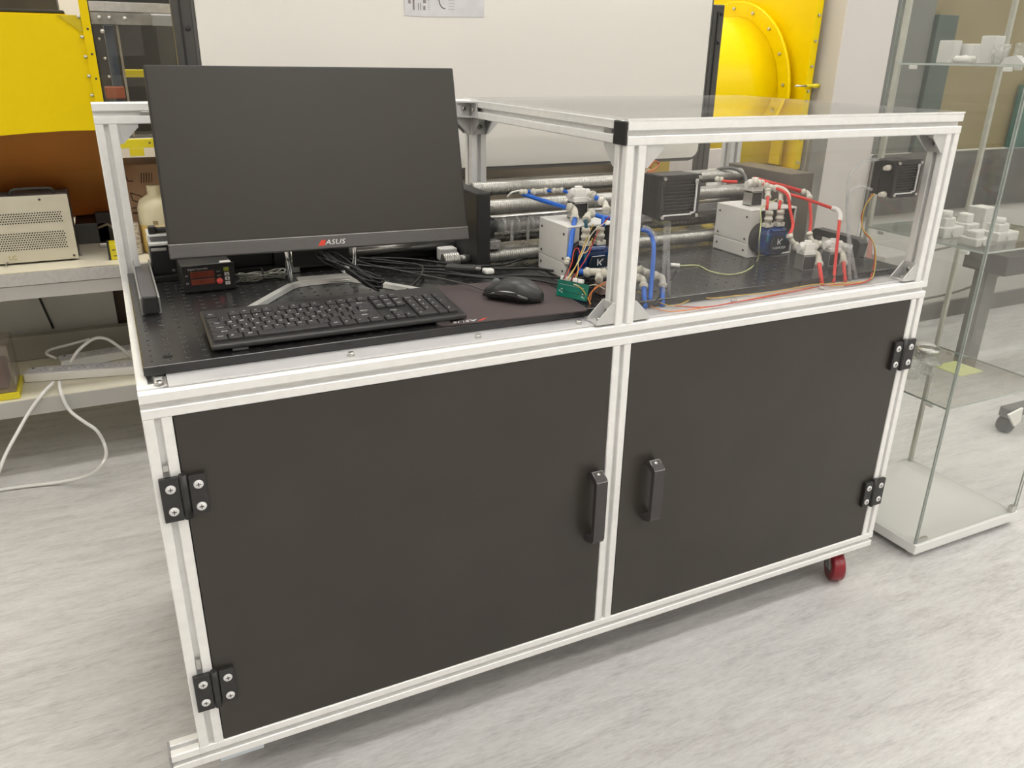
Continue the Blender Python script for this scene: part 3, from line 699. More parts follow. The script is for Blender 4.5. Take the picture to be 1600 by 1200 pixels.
# ------------------------------------------------------------------ plumbing
def fitting(pts, r, parent, name='fitting', label=None):
    """push fitting: body tube with wider collars at both ends"""
    P_ = smooth(pts, 4); n = len(P_)
    mb = MB().tube(P_, r*.86, 12)
    for a, b in ((P_[0], P_[1]), (P_[-1], P_[-2])):
        d = (b-a).normalized()
        mb.tube([a-d*r*.1, a+d*r*.35, a+d*r*.36, a+d*r*1.1, a+d*r*1.12, a+d*r*1.6], [r*.85, r*.85, r*1.15, r*1.15, r*1.02, r*.9], 12)
    o = mb.build(name, IVORY, parent)
    if label: o['label'] = label
    return o
def solenoid(c, rot, label, group, col=BLACKM, s=1.0):
    """small valve: black coil block in a bright bracket, ivory valve body on top"""
    o = local(thing('solenoid_valve', label, 'valve', c, group, rot))
    MB().box((-.013*s, -.013*s, .002), (.013*s, .013*s, .030*s), .002).build('coil', col, o)
    mb = MB(); mb.box((-.0165*s, -.014*s, 0), (-.0145*s, .014*s, .033*s)); mb.box((.0145*s, -.014*s, 0), (.0165*s, .014*s, .033*s)); mb.box((-.0165*s, -.014*s, 0), (.0165*s, .014*s, .0018)); mb.box((-.0165*s, -.014*s, .031*s), (.0165*s, .014*s, .033*s))
    mb.build('bracket', STEEL, o)
    mb = MB(); mb.box((-.017*s, -.014*s, .0335*s), (.017*s, .014*s, .044*s), .002); mb.box((-.014*s, -.011*s, .043*s), (.014*s, .011*s, .060*s), .003)
    mb.cyl((0, 0, .059*s), (0, 0, .064*s), .008*s, 14)
    mb.tube([(-.024*s, 0, .050*s), (.024*s, 0, .050*s)], .0085*s, 14)
    mb.build('valve_body', WHITEP, o)
    return o
# red circuit (right)
solenoid((1.335+.048, .266+.055, TB+PH+.001), 0, 'small black solenoid valve with white body standing on the right pump', 'solenoid valves', s=1.0)
solenoid((1.386,0.1322,0.8195), -.12, 'solenoid valve with white body on the board, left of the two under red tubes', 'solenoid valves')
solenoid((1.469,0.1367,0.8195), -.12, 'solenoid valve with white body on the board, right of the two under red tubes', 'solenoid valves', s=.95)
rp = thing('red_tube_set', 'set of red tubes joined by ivory push fittings around right pump', 'tubing', (1.401,0.06445,0.8195))
TRr = .0036
def seg(name, pts, m, parent, r=TRr, k=6, label=None):
    return cable(name, pts, r, m, label, parent=parent, n=10, k=k)
seg('tube', [(1.311,0.36,0.9875), (1.323,0.34,0.9866), (1.337,0.33,0.9873)], RED, rp)
fitting([(1.305,0.37,0.9894), (1.316,0.355,0.9894)], .006, rp)
fitting([(1.366,0.31,0.9886), (1.385,0.3,0.9846)], .0075, rp)
seg('tube', [(1.387,0.31,0.9831), (1.399,0.3,0.9824)], RED, rp)
fitting([(1.384,0.29,0.9816), (1.41,0.27,0.9757)], .0075, rp)
fitting([(1.388,0.28,0.974), (1.375,0.262,0.9569)], .0065, rp)
fitting([(1.416,0.265,0.9718), (1.403,0.25,0.9454)], .0062, rp)
seg('tube', [(1.374,0.262,0.9598), (1.353,0.238,0.9372)], RED, rp)
seg('tube', [(1.402,0.25,0.9513), (1.39,0.238,0.9349)], RED, rp)
seg('tube', [(1.402,0.27,0.9776), (1.408,0.255,0.9736), (1.413,0.24,0.9639), (1.408,0.22,0.9323), (1.402,0.2,0.904), (1.381,0.185,0.8879)], RED, rp)
cable('white_bend', [(1.409,0.272,0.9799), (1.416,0.255,0.9747), (1.417,0.242,0.9634), (1.415,0.236,0.9527)], .0052, IVORY, None, parent=rp)
seg('tube', [(1.398,0.33,0.9873), (1.455,0.31,0.9767), (1.504,0.29,0.9634)], RED, rp)
seg('tube', [(1.414,0.36,0.9886), (1.464,0.33,0.975), (1.521,0.3,0.9564)], RED, rp)
fitting([(1.504,0.29,0.9619), (1.515,0.28,0.9582), (1.511,0.265,0.9455)], .0068, rp)
seg('tube', [(1.424,0.25,0.9662), (1.463,0.22,0.9539), (1.499,0.18,0.939)], RED, rp)
cable('white_bend', [(1.495,0.182,0.9404), (1.503,0.172,0.9372), (1.503,0.16,0.9275), (1.493,0.15,0.9139)], .0055, WHITEP, None, parent=rp)
seg('tube', [(1.492,0.15,0.9169), (1.442,0.1,0.8653), (1.401,.057,ZT+.006)], RED, rp)
seg('tube', [(1.506,0.262,0.9463), (1.475,0.22,0.9131), (1.443,0.185,0.8832)], RED, rp)
fitting([(1.442,0.188,0.8885), (1.446,0.18,0.8705), (1.459,0.175,0.8615)], .0066, rp)
fitting([(1.379,0.185,0.888), (1.385,0.18,0.8739), (1.4,0.175,0.8604)], .0066, rp)
fitting([(1.391,0.178,0.862), (1.409,0.165,0.8544), (1.42,0.15,0.8507)], .0082, rp)
fitting([(1.462,0.178,0.8622), (1.479,0.165,0.8514), (1.496,0.155,0.8476)], .0082, rp)
fitting([(1.416,0.15,0.854), (1.413,0.125,0.8509), (1.38,0.085,0.8397)], .0078, rp)
fitting([(1.49,0.15,0.8491), (1.485,0.12,0.8471), (1.454,0.085,0.8356)], .0078, rp)
seg('tube', [(1.379,0.085,0.8426), (1.362,.052,ZT+.006)], RED, rp, r=.0046)
seg('tube', [(1.453,0.085,0.8386), (1.431,.052,ZT+.006)], RED, rp, r=.0042)
# blue circuit (left)
bp = thing('blue_tube_set', 'set of blue tubes joined by ivory push fittings around left pump', 'tubing', (.94, .12, TB))
fitting([(0.8001,0.4,0.9823), (0.8136,0.39,0.9831)], .0055, bp)
seg('tube', [(0.813,0.395,0.9824), (0.8259,0.39,0.9838)], BLUE, bp)
fitting([(0.8229,0.39,0.9826), (0.8527,0.37,0.9866)], .0062, bp)
seg('tube', [(0.8495,0.37,0.9868), (0.8597,0.36,0.9877)], BLUE, bp)
fitting([(0.8581,0.36,0.9878), (0.8734,0.34,0.9912)], .0050, bp)
seg('tube', [(0.8735,0.34,0.9898), (0.8867,0.33,0.9852)], BLUE, bp)
seg('tube', [(0.8032,0.4,0.9794), (0.8387,0.36,0.9672), (0.8746,0.32,0.9566)], BLUE, bp, r=.0046)
cable('white_bend', [(0.7808,0.42,0.9695), (0.7866,0.41,0.9802), (0.8,0.4,0.985)], .0024, WHITEC, None, parent=bp)
fitting([(0.8729,0.32,0.9608), (0.8847,0.31,0.9536), (0.8727,0.285,0.9359)], .0085, bp)
seg('tube', [(0.8725,0.285,0.9399), (0.8376,0.235,0.9095), (0.8131,0.2,0.8784)], BLUE, bp, r=.0052)
fitting([(0.9222,0.31,0.9849), (0.929,0.3,0.982)], .0075, bp)
seg('tube', [(0.9276,0.3,0.9781), (0.9341,0.295,0.9771)], BLUE, bp, r=.0055)
fitting([(0.9327,0.29,0.9753), (0.9412,0.28,0.9684), (0.9375,0.265,0.955)], .0078, bp)
fitting([(0.8765,0.245,0.9414), (0.885,0.255,0.9509), (0.9016,0.26,0.9542)], .0080, bp)
seg('tube', [(0.8717,0.24,0.9453), (0.8651,0.225,0.9316)], mk('dark_teal_tube', (.01, .09, .14), .3), bp)
seg('tube', [(0.9003,0.26,0.9517), (0.9177,0.24,0.9474), (0.9313,0.22,0.9473)], BLUE, bp, r=.0046)
seg('tube', [(0.9145,0.24,0.9476), (0.9047,0.225,0.9326)], BLUE, bp, r=.0046)
fitting([(0.8101,0.2,0.88), (0.8034,0.19,0.8699)], .0060, bp)
seg('tube', [(0.8128,0.16,0.863), (0.8231,0.155,0.8606)], BLUE, bp, r=.0062)
fitting([(0.8216,0.155,0.8608), (0.8419,0.145,0.8624), (0.8625,0.135,0.8589)], .0088, bp)
fitting([(0.8493,0.145,0.8617), (0.836,0.12,0.8524)], .0070, bp)
seg('tube', [(0.9615,0.17,0.9321), (0.972,0.16,0.9294), (0.9774,0.15,0.914), (0.9602,0.12,0.8893), (0.9211,0.066,0.8082)], BLUE, bp, r=.0046)
cable('white_bend', [(0.9643,0.17,0.9358), (0.9732,0.16,0.9332), (0.9812,0.152,0.9211), (0.9829,0.148,0.9075)], .0050, CLEARP, None, parent=bp)
fitting([(0.9382,0.14,0.8608), (0.9503,0.13,0.8567), (0.9532,0.12,0.8509)], .0075, bp)
fitting([(0.9196,0.12,0.849), (0.9312,0.11,0.8477), (0.9216,0.09,0.8355)], .0078, bp)
fitting([(0.9626,0.12,0.8499), (0.9702,0.1,0.8488), (0.9627,0.085,0.8324)], .0078, bp)
seg('tube', [(0.9215,0.09,0.8368), (.905,.058,ZT+.006)], BLUE, bp, r=.0050)
seg('tube', [(0.9626,0.085,0.8337), (.945,.056,ZT+.006)], BLUE, bp, r=.0048)
solenoid((.905, .330, TB+PH+.001), 0, 'small black solenoid valve with white body standing on the left pump', 'solenoid valves', s=1.05)
# clear hoses
cl = thing('clear_hose_pair', 'pair of clear soft hoses hanging below the left radiator', 'hose', (.96, .08, TB))
seg('hose', [(0.9259,0.045,0.9762), (0.934,0.05,0.9069), (0.9608,0.07632,0.806)], TUBEC, cl, r=.0033)
seg('hose', [(0.9347,0.045,0.9756), (0.9468,0.055,0.9047), (0.9781,0.07873,0.806)], TUBEC, cl, r=.0033)
ch = thing('clear_hose_loop', 'pair of clear soft hoses looping from right radiator down to the ledge', 'hose', (1.45, .07, TB))
seg('hose', [(1.456,0.045,1.066), (1.421,0.05,1.061), (1.396,0.055,1.04), (1.4,0.06,0.9997), (1.418,0.06,0.9313), (1.447,0.05352,0.806)], TUBEC, ch, r=.0035, k=8)
seg('hose', [(1.453,0.045,1.004), (1.425,0.05,1.012), (1.405,0.055,1.003), (1.406,0.06,0.9727), (1.44,0.065,0.887), (1.469,0.05605,0.806)], TUBEC, ch, r=.0035, k=8)

# ------------------------------------------------------------------ radiators hung inside the front pane
def radiator(x0, z0, w, h, label):
    y = .0232
    o = thing('radiator', label, 'radiator', (x0+w/2, y, z0), 'small black radiators')
    mb = MB(); r = .006
    mb.box((x0, y+.006, z0), (x0+w, y+.012, z0+.010), .001); mb.box((x0, y+.006, z0+h-.010), (x0+w, y+.012, z0+h), .001)
    mb.box((x0, y+.006, z0+.010), (x0+.010, y+.012, z0+h-.010), .001); mb.box((x0+w-.010, y+.006, z0+.010), (x0+w, y+.012, z0+h-.010), .001)
    mb.box((x0+.001, y+.012, z0+.001), (x0+w-.001, y+.044, z0+h-.001), .003)
    mb.build('shroud', BLACKM, o)
    mb = MB()
    n = 10
    for i in range(n):
        z = z0+.013+(h-.026)*i/(n-1)
        mb.box((x0+.011, y+.0065, z-.0006), (x0+w-.011, y+.0118, z+.0002))
    mb.build('fin', mk_fin, o)
    fr = MB(); fr.box((x0+w-.012, y+.0035, z0+.010), (x0+w-.009, y+.0058, z0+h-.012)); fr.box((x0+.008, y+.0035, z0+.008), (x0+w-.018, y+.0058, z0+.0105)); fr.box((x0+w-.020, y+.0035, z0+.010), (x0+w-.009, y+.0058, z0+.013))
    fr.box((x0+w-.014, y+.0035, z0+h-.016), (x0+w-.008, y+.0058, z0+h-.009))
    fr.build('wire_clip', PRINTW, o)
    for dx in (.006, w-.006):
        for dz in (.006, h-.006):
            MB().tube([(x0+dx, y+.0059, z0+dz), (x0+dx, y-.001+.0025, z0+dz)], [.0036, .0030], 10).build('screw', STEEL, o)
    f = MB(); f.box((x0+.002, y+.0445, z0+.002), (x0+w-.002, y+.066, z0+h-.002), .003); f.build('fan_housing', BLACK, o)
    return o
mk_fin = mk('radiator_fin', (.15, .145, .14), .35, .5, .05, 50)
r1 = radiator(.898, .9790, .089, .081, 'small black finned radiator hung inside pane, beside the centre post')
r2 = radiator(1.496, .9855, .078, .078, 'small black finned radiator with white clip, hung inside pane near the right post')
MB().box((.905, .030, .973), (.925, .060, .9785), .001).build('port', mk('moss_green', (.13, .14, .07), .6), r1)
for z in (.992, 1.047):
    MB().tube([(1.4955, .045, z), (1.486, .045, z), (1.4858, .045, z), (1.480, .045, z)], [.006, .006, .0045, .0045], 12).build('port', IVORY, r2)

# ------------------------------------------------------------------ green circuit board standing on its edge
cb = local(thing('circuit_board', 'green circuit board standing on edge beside mouse with wires on top', 'circuit board', (.777, .122, TB+.003), rot=-1.10))
CBM = Matrix.Rotation(R(-12), 4, 'X')
MB().box((-.036, -.001, .0003), (.034, .001, .032), .0003, M=CBM).build('board', mk('pcb_green', (.006, .19, .13), .35, 0, .15, 60), cb)
mb = MB()
for i in range(17): mb.box((-.030+i*.0033, -.0014, .0235), (-.0285+i*.0033, -.0010, .0245), M=CBM)
for x, z in ((-.030, .010), (-.026, .014), (-.025, .008), (.022, .006), (.022, .011), (.026, .0045)): mb.box((x, -.0014, z), (x+.003, -.0010, z+.002), M=CBM)
mb.build('silk_print', PRINTW, cb)
mb = MB()
for x in (-.030, -.020, -.002, .010): mb.box((x, -.004, .0322), (x+.009, .006, .040), .001, M=CBM)
mb.build('connector', WHITEP, cb)
MB().box((-.030, .0012, .002), (.030, .010, .012), .001).build('rear_connector', BLACK, cb)
# wires from the board
WY = mk('yellow_wire', (.72, .48, .08), .5); WRw = mk('red_wire', (.55, .04, .03), .5); WK = CABLE; WWh = mk('cream_wire', (.75, .70, .52), .5); WO = mk('orange_wire', (.75, .25, .06), .5)
ws = thing('sensor_wires', 'tangle of thin yellow, red and white wires between circuit board and pump', 'wires', (.86, .13, TB))
for pts, m in (([(0.7727,0.13,0.859), (0.8004,0.15,0.878), (0.846,0.2,0.9016), (0.8906,0.24,0.9361)], WY), ([(0.78,0.13,0.8557), (0.8439,0.18,0.8866), (0.8899,0.22,0.9241), (0.9154,0.22,0.9536)], WRw),
               ([(0.77,0.13,0.858), (0.8144,0.16,0.8872), (0.8639,0.2,0.926), (0.91,0.22,0.9436)], WWh), ([(0.7858,0.13,0.8526), (0.7994,0.14,0.8678), (0.8186,0.17,0.891), (0.8494,0.19,0.8943), (0.866,0.2,0.9168)], WY),
               ([(0.7642,0.13,0.8598), (0.796,0.16,0.88), (0.8241,0.2,0.8944), (0.8328,0.2,0.8988), (0.8275,0.18,0.888)], WRw), ([(0.7844,0.12,0.8501), (0.7902,0.1,0.8408), (0.8012,0.085,0.8145), (0.8067,0.07,0.8079)], WY),
               ([(0.7787,0.12,0.8507), (0.7929,0.11,0.8467), (0.8215,0.11,0.8475), (0.8375,0.1,0.8394)], WWh), ([(0.7994,0.09,0.8234), (0.8102,0.1,0.8386), (0.8361,0.11,0.8447), (0.851,0.11,0.8405)], WO),
               ([(0.8033,0.14,0.8483), (0.8328,0.14,0.8426), (0.857,0.13,0.8503)], WK), ([(0.7984,0.08,0.8111), (0.7961,0.09,0.8301), (0.8156,0.1,0.8443), (0.8539,0.12,0.848)], WO), ([(0.7614,0.13,0.8601), (0.7807,0.15,0.8711), (0.8117,0.19,0.8808)], WK)):
    cable('wire', pts, .0010, m, None, parent=ws, n=6)
mb = MB(); 
for c in ((0.7994,0.075,0.8136), (0.8036,0.07,0.8108)): mb.box((c[0]-.004, c[1]-.004, c[2]-.004), (c[0]+.004, c[1]+.004, c[2]+.004), .0015)
mb.build('terminal', mk('lime_plastic', (.50, .60, .05), .5), ws)
MB().box((0.8438,0.1243,0.8195), (.915, .15, .840), .002).build('driver_module', mk('taupe_plastic', (.30, .22, .20), .6, 0, .2, 200), ws)
lw = thing('ledge_wires', 'thin yellow and red wires trailing along the ledge inside pane', 'wires', (1.2, .06, ZT+.006))
for pts, m in (([(0.9083,0.0918,0.83), (0.9336,0.07395,0.815), (0.9571,0.04212,0.808), (1.008,0.05861,0.808), (1.049,0.08097,0.808), (1.062,0.05568,0.808), (1.138,0.04869,0.808), (1.217,0.04148,0.808), (1.32,0.0524,0.808), (1.382,0.04355,0.808), (1.461,0.02785,0.808)], WY),
               ([(0.9629,0.03965,0.808), (1.01,0.01047,0.808), (1.092,0.01362,0.808), (1.235,0.02344,0.808), (1.357,0.0372,0.808), (1.435,0.02158,0.808), (1.488,0.03174,0.81)], WRw),
               ([(0.9193,0.0962,0.808), (0.9272,0.02174,0.807), (0.9949,0.01111,0.807), (1.076,0.01421,0.807), (1.187,0.02692,0.807), (1.326,0.04294,0.807)], WO)):
    cable('wire', pts, .0011, m, None, parent=lw, n=6)
cable('pump_wire', [(1.41,0.27,0.9521), (1.334,0.235,0.9418), (1.314,0.21,0.9186), (1.297,0.19,0.8805), (1.348,0.2401,0.821), (1.254,0.1679,0.821), (1.19,0.1519,0.821), (1.169,0.1907,0.821), (1.176,0.2442,0.821), (1.135,0.2566,0.822)], .0014, mk('green_yellow_wire', (.55, .60, .28), .5), 'thin green-yellow wire from right pump curving across the board')
cj = cable('wire_joint', [(1.13,0.25,0.824), (1.114,0.2627,0.824)], .0045, WHITEP, 'white inline connector at the end of the green-yellow wire', 'connector', k=1)
cable('sensor_lead', [(1.121,0.2475,0.821), (1.031,0.155,0.821), (0.9486,0.07443,0.821), (0.9081,0.03435,0.821)], .0012, CABLE, 'thin black lead from the inline connector toward the blue tubes')
cable('fan_wires', [(1.481,0.06,0.9927), (1.466,0.065,0.9655), (1.471,0.07,0.9327), (1.477,0.07,0.914), (1.511,0.07,0.8887), (1.532,0.07,0.8567), (1.527,0.06,0.8154), (1.485,0.03536,0.808), (1.417,0.02317,0.808), (1.361,0.03006,0.808)], .0013, WY, 'yellow fan wire hanging from the right radiator', 'wire')
cable('fan_wires', [(1.479,0.062,0.9911), (1.471,0.067,0.9704), (1.469,0.072,0.9393), (1.485,0.072,0.9074), (1.519,0.072,0.8819), (1.533,0.072,0.8517), (1.523,0.062,0.8153), (1.466,0.02563,0.808), (1.396,0.02088,0.808)], .0013, WRw, 'red fan wire hanging from the right radiator', 'wire')
cable('hose_to_block', [(1.417,0.53,0.9759), (1.425,0.5,0.9922), (1.45,0.48,0.9952), (1.461,0.45,0.9841), (1.446,0.42,0.9698)], .0042, mk('grey_hose', (.16, .155, .15), .5), 'grey hose arching over the rods behind the left radiator', 'hose')

# small black arm-shaped unit at the right end of the board
au = thing('black_bracket_unit', 'dark angled bracket unit at the right end of board', 'bracket', (1.56, .22, TB))
MB().prism([(.165, TB+.0005), (.160, TB+.034), (.170, TB+.044), (.305, TB+.046), (.318, TB+.034), (.318, TB+.0005), (.304, TB+.0005), (.300, TB+.030), (.182, TB+.028), (.182, TB+.0005)], 'x', 1.585, 1.612, bev=.001).build('arm', mk('dark_arm', (.05, .048, .045), .4), au)

# ------------------------------------------------------------------ black cable bundles on the board
def bundle(name, ctr, n, rx, ry, label, m=CABLE, r=.0018, jit=.006, ang=0, tail=None, z0=.004, tilt=0):
    o = thing(name, label, 'cable', (ctr[0], ctr[1], TB))
    for i in range(n):
        pts = []; a0 = random.uniform(0, .6)
        sx = rx*random.uniform(.75, 1.05); sy = ry*random.uniform(.6, 1.1); dx = random.uniform(-jit, jit); dy = random.uniform(-jit, jit); zz = random.uniform(0, .012)
        for k in range(13):
            a = a0+2*PI*k/12
            x = sx*math.cos(a); y = sy*math.sin(a)*(1-.55*math.exp(-(math.cos(a)/.35)**2)) 
            X_ = ctr[0]+dx+x*math.cos(ang)-y*math.sin(ang); Y_ = ctr[1]+dy+x*math.sin(ang)+y*math.cos(ang)
            pts.append((X_, Y_, TB+z0+zz+.006*math.sin(a*2+i)-tilt*math.cos(a)))
        cable('strand', pts, r, m, None, parent=o, n=6, k=4)
    return o
b1 = bundle('coiled_cable', (.405, .338), 11, .066, .017, 'coiled black cable bundle drooping over the monitor stand', ang=-.45, z0=.042, tilt=.033, r=.0021)
MB().box((.388, .330, TB+.040), (.402, .350, TB+.056), .003).build('tie', PRINTW, b1)
b2 = bundle('grey_cable_bundle', (.262, .500), 6, .048, .016, 'small coil of pale grey wires tied in the middle beside the controller', m=mk('pale_grey_wire', (.34, .34, .30), .5), r=.0016, ang=.05)
MB().tube([(.262, .488, TB+.006), (.262, .488, TB+.022), (.262, .512, TB+.022), (.262, .512, TB+.006)], .0018, 6).build('tie', CABLE, b2)
for i, (pts, lab) in enumerate((
    ([(.43, .52, .03), (.50, .47, .012), (.56, .43, .010), (.61, .39, .012), (.65, .34, .010), (.70, .31, .008), (.76, .30, .008), (.83, .235, .01)], 'black cable from under monitor to the left pump, nearest the mouse'),
    ([(.45, .53, .02), (.53, .46, .018), (.60, .42, .014), (.66, .395, .012), (.74, .36, .010), (.80, .33, .012), (.835, .30, .01)], 'black cable crossing behind the mouse pad to the left pump'),
    ([(.42, .50, .02), (.50, .44, .016), (.545, .40, .012), (.60, .37, .012), (.68, .30, .010), (.735, .28, .010), (.785, .225, .008), (.80, .17, .01)], 'black cable running over mouse pad edge to the circuit board'),
    ([(.47, .51, .025), (.55, .45, .02), (.58, .42, .016), (.56, .37, .010), (.53, .33, .006), (.515, .31, .006), (.49, .275, .006), (.478, .255, .006)], 'black cable looping forward to the keyboard'),
    ([(.50, .52, .02), (.58, .47, .02), (.67, .40, .014), (.75, .385, .012), (.80, .40, .014), (.833, .42, .012)], 'black cable lying in front of the rod stage end plate'))):
    cable('black_cable', [(a, b_, TB+c) for a, b_, c in pts], .0026, CABLE, lab, group='black cables on the board')
us = thing('usb_hub', 'small flat dark usb hub among cables behind the mouse pad', 'usb hub', (.652, .372, TB))
HM = Matrix.Translation((.652, .372, TB+.013)) @ Matrix.Rotation(-.55, 4, 'Z')
MB().box((-.034, -.013, 0), (.030, .013, .010), .003, M=HM).build('casing', mk('hub_dark', (.05, .048, .045), .5), us)
MB().box((.030, -.008, .002), (.040, .008, .008), .001, M=HM).build('plug', STEEL, us)
wb_ = MB().box((.700, .355, TB+.0005), (.722, .378, TB+.012), .004).build('white_clip', WHITEP); recentre(wb_); tag(wb_, 'small white plastic clip behind usb hub', 'clip')
# ------------------------------------------------------------------ glass display cabinet
gx0, gx1, gy0, gy1 = 1.818, 2.240, .0, .365
gc = thing('display_cabinet', 'tall clear glass display cabinet on white base right of workbench', 'cabinet', ((gx0+gx1)/2, (gy0+gy1)/2, 0))
MB().box((gx0-.004, gy0-.004, .017), (gx1+.004, gy1+.004, .045), .0015).build('base', mk('base_white', (.84, .84, .82), .35, 0, .01, 10), gc)
mb = MB()
for x in (gx0+.03, gx1-.03):
    for y in (gy0+.03, gy1-.03): mb.cyl((x, y, 0), (x, y, .0168), .014, 14)
mb.build('foot', WHITEP, gc)
MB().box((gx0-.004, gy0-.004, 1.700), (gx1+.004, gy1+.004, 1.735), .0015).build('top', WHITEP, gc)
g = .0045; z0, z1 = .0455, 1.6995
for nm, a, b_ in (('door_pane', (gx0, gy0, z0+.004), (gx1-.002, gy0+g, z1-.004)), ('glass_pane', (gx0, gy0+g+.003, z0), (gx0+g, gy1, z1)), ('glass_pane', (gx1-g, gy0+g+.003, z0), (gx1, gy1, z1)), ('glass_pane', (gx0+g+.001, gy1-g, z0), (gx1-g-.001, gy1, z1))):
    o = MB().box(a, b_).build(nm, GLASS, gc)
mb = MB()
for x, y in ((gx0, gy0), (gx1-.006, gy0)): mb.box((x-.0008, y+g+.0002, z0), (x+.0035, y+g+.0026, z1))
for x in (gx0-.0006, gx1-.0050+.0008): mb.box((x, gy0-.0006, z0+.004), (x+.0036, gy0+.0012, z1-.004))
for x in (gx0+.0005, gx1-g): mb.box((x, gy1-.001, z0), (x+.0040, gy1+.0006, z1))
mb.build('pane_edge', GEDGE, gc)
for x, y in ((gx0+.0055, gy1-.0185), (gx1-.0055-.014, gy1-.0185)):
    MB().box((x, y, z0+.001), (x+.014, y+.0125, z1-.001), .003).build('refraction_band', mk('refraction_tint', (.62, .62, .55), .4) if 'refraction_tint' not in bpy.data.materials else bpy.data.materials['refraction_tint'], gc)  # opaque strips painted to imitate light refracted in the rear glass edges
for z in (.440, .840, 1.248):
    s_ = MB().box((gx0+.008, gy0+.010, z), (gx1-.008, gy1-.008, z+.0045)).build('glass_shelf', GLASS, gc)
    mb = MB()
    for a, b_ in (((gx0+.0072, gy0+.0094, z), (gx1-.0072, gy0+.0102, z+.0045)), ((gx0+.0072, gy1-.0082, z), (gx1-.0072, gy1-.0074, z+.0045)), ((gx0+.0072, gy0+.0102, z), (gx0+.0080, gy1-.0082, z+.0045)), ((gx1-.0080, gy0+.0102, z), (gx1-.0072, gy1-.0082, z+.0045))): mb.box(a, b_)
    mb.build('shelf_edge', mk('shelf_edge', (.55, .60, .56), .15) if z < .5 else bpy.data.materials['shelf_edge'], s_)
    for y in (gy0+.06, gy1-.06):
        for x in (gx0+.0055, gx1-.0075-.006): MB().box((x, y-.010, z-.010), (x+.008, y+.010, z-.0005), .002).build('shelf_clip', WHITEP, s_)
MB().box((gx0+.012, gy0+g, z0+.0003), (gx0+.052, gy0+g+.010, z0+.009), .001).build('pivot', STEEL, gc)
MB().box((gx1-.024, gy0-.002, z0+.0003), (gx1-.004, gy0+.012, z0+.020), .001).build('pivot', STEEL, gc)
# things on its shelves
def item(name, mb, m, label, cat='part', group=None):
    o = mb.build(name, m); recentre(o); return tag(o, label, cat, group)
FROST = mk('frosted_plastic', (.74, .74, .71), .35, 0, .05, 20)
PRNT = mk('printed_white_plastic', (.72, .71, .68), .55, 0, .05, 90)
zs = 1.2528
item('plastic_box', MB().box((1.862, .232, zs), (1.892, .272, zs+.051), .002), FROST, 'taller frosted upright box at left on the top glass shelf', 'box')
item('plastic_box', MB().box((1.895, .205, zs), (1.925, .240, zs+.044), .002), PRNT, 'small cream box behind the frosted upright box on top shelf', 'box')
item('crumpled_wrap', MB().lathe([(.001, 0), (.022, .001), (.028, .008), (.020, .017), (.012, .015), (.001, .019)], (1.864, .196, zs), 9), WHITEP, 'low crumpled white wrapped piece on top shelf', 'packet')
item('plastic_box', MB().box((1.862, .128, zs), (1.896, .164, zs+.060), .002), FROST, 'tallest pale box in the middle of top glass shelf', 'box')
item('clear_cup', MB().lathe([(.014, 0), (.016, 0), (.018, .042), (.0165, .042), (.0145, .002)], (1.858, .106, zs), 20), CLEARP, 'clear plastic cup beside tallest pale box on top shelf', 'cup')
item('plastic_box', MB().box((1.868, .060, zs), (1.90, .084, zs+.045), .002), CLEARP, 'clear box near the door end of the top shelf', 'box')
item('wedge_block', MB().prism([(.030, zs), (.088, zs), (.080, zs+.014), (.055, zs+.019)], 'x', 1.838, 1.856), FROST, 'low wedge-shaped clear block at the door end of top shelf', 'block')
zs = .8448
def printed(c, w, d, h, label, k=0):
    mb = MB(); x, y = c
    mb.box((x, y, zs), (x+w, y+d, zs+h*.55), .003); mb.box((x+w*.15, y+d*.2, zs+h*.5), (x+w*.7, y+d*.8, zs+h), .004)
    mb.cyl((x+w*.5, y-.004, zs+h*.3), (x+w*.5, y+d*.3, zs+h*.3), h*.22, 14)
    if k: mb.cyl((x+w*.4, y+d*.5, zs+h*.9), (x+w*.4, y+d*.5, zs+h*1.3), w*.2, 14)
    return item('printed_part', mb, PRNT, label)
printed((1.862, .150), .075, .055, .050, 'white printed part with knob on middle shelf, farthest left', 1)
printed((1.850, .052), .055, .050, .036, 'low white printed part on middle shelf, closest to the shelf front left corner')
printed((1.955, .070), .080, .060, .042, 'wide white printed part on middle shelf, right of the corner edge', 1)
printed((1.960, .160), .050, .050, .052, 'white printed part at the back of the middle shelf, behind the widest', 0)
item('white_block', MB().box((2.05, .18, zs), (2.10, .23, zs+.06), .002), PRNT, 'plain white block at back right of the middle shelf', 'block')
zs = .4448
item('glass_jar', MB().lathe([(.026, 0), (.030, .002), (.030, .034), (.020, .040), (.020, .050), (.001, .051)], (1.925, .205, zs), 20), CLEARP, 'small clear jar on lowest shelf nearest the workbench', 'jar')
item('glass_dish', MB().lathe([(.014, 0), (.018, .002), (.012, .012), (.012, .028), (.030, .036), (.032, .038), (.001, .036)], (1.985, .195, zs), 22), CLEARP, 'flat-topped clear dish on a foot on lowest shelf', 'dish')
jj = thing('coin_jar', 'clear jar with silver coin-patterned lid on lowest shelf', 'jar', (2.055, .255, zs))
MB().lathe([(.026, 0), (.028, .002), (.028, .036), (.001, .037)], (2.055, .255, zs), 22).build('body', CLEARP, jj)
MB().lathe([(.001, .0372), (.030, .0372), (.030, .047), (.001, .048)], (2.055, .255, zs), 22).build('lid', mk('patterned_silver', (.6, .6, .58), .25, .7, .5, 250), jj)
item('copper_coil', MB().lathe([(.001, 0), (.020, 0), (.022, .010), (.001, .012)], (1.95, .265, zs+.0002), 18), mk('copper', (.62, .25, .14), .3, .6, .2, 60), 'small copper-coloured disc on lowest shelf behind the jars', 'disc')
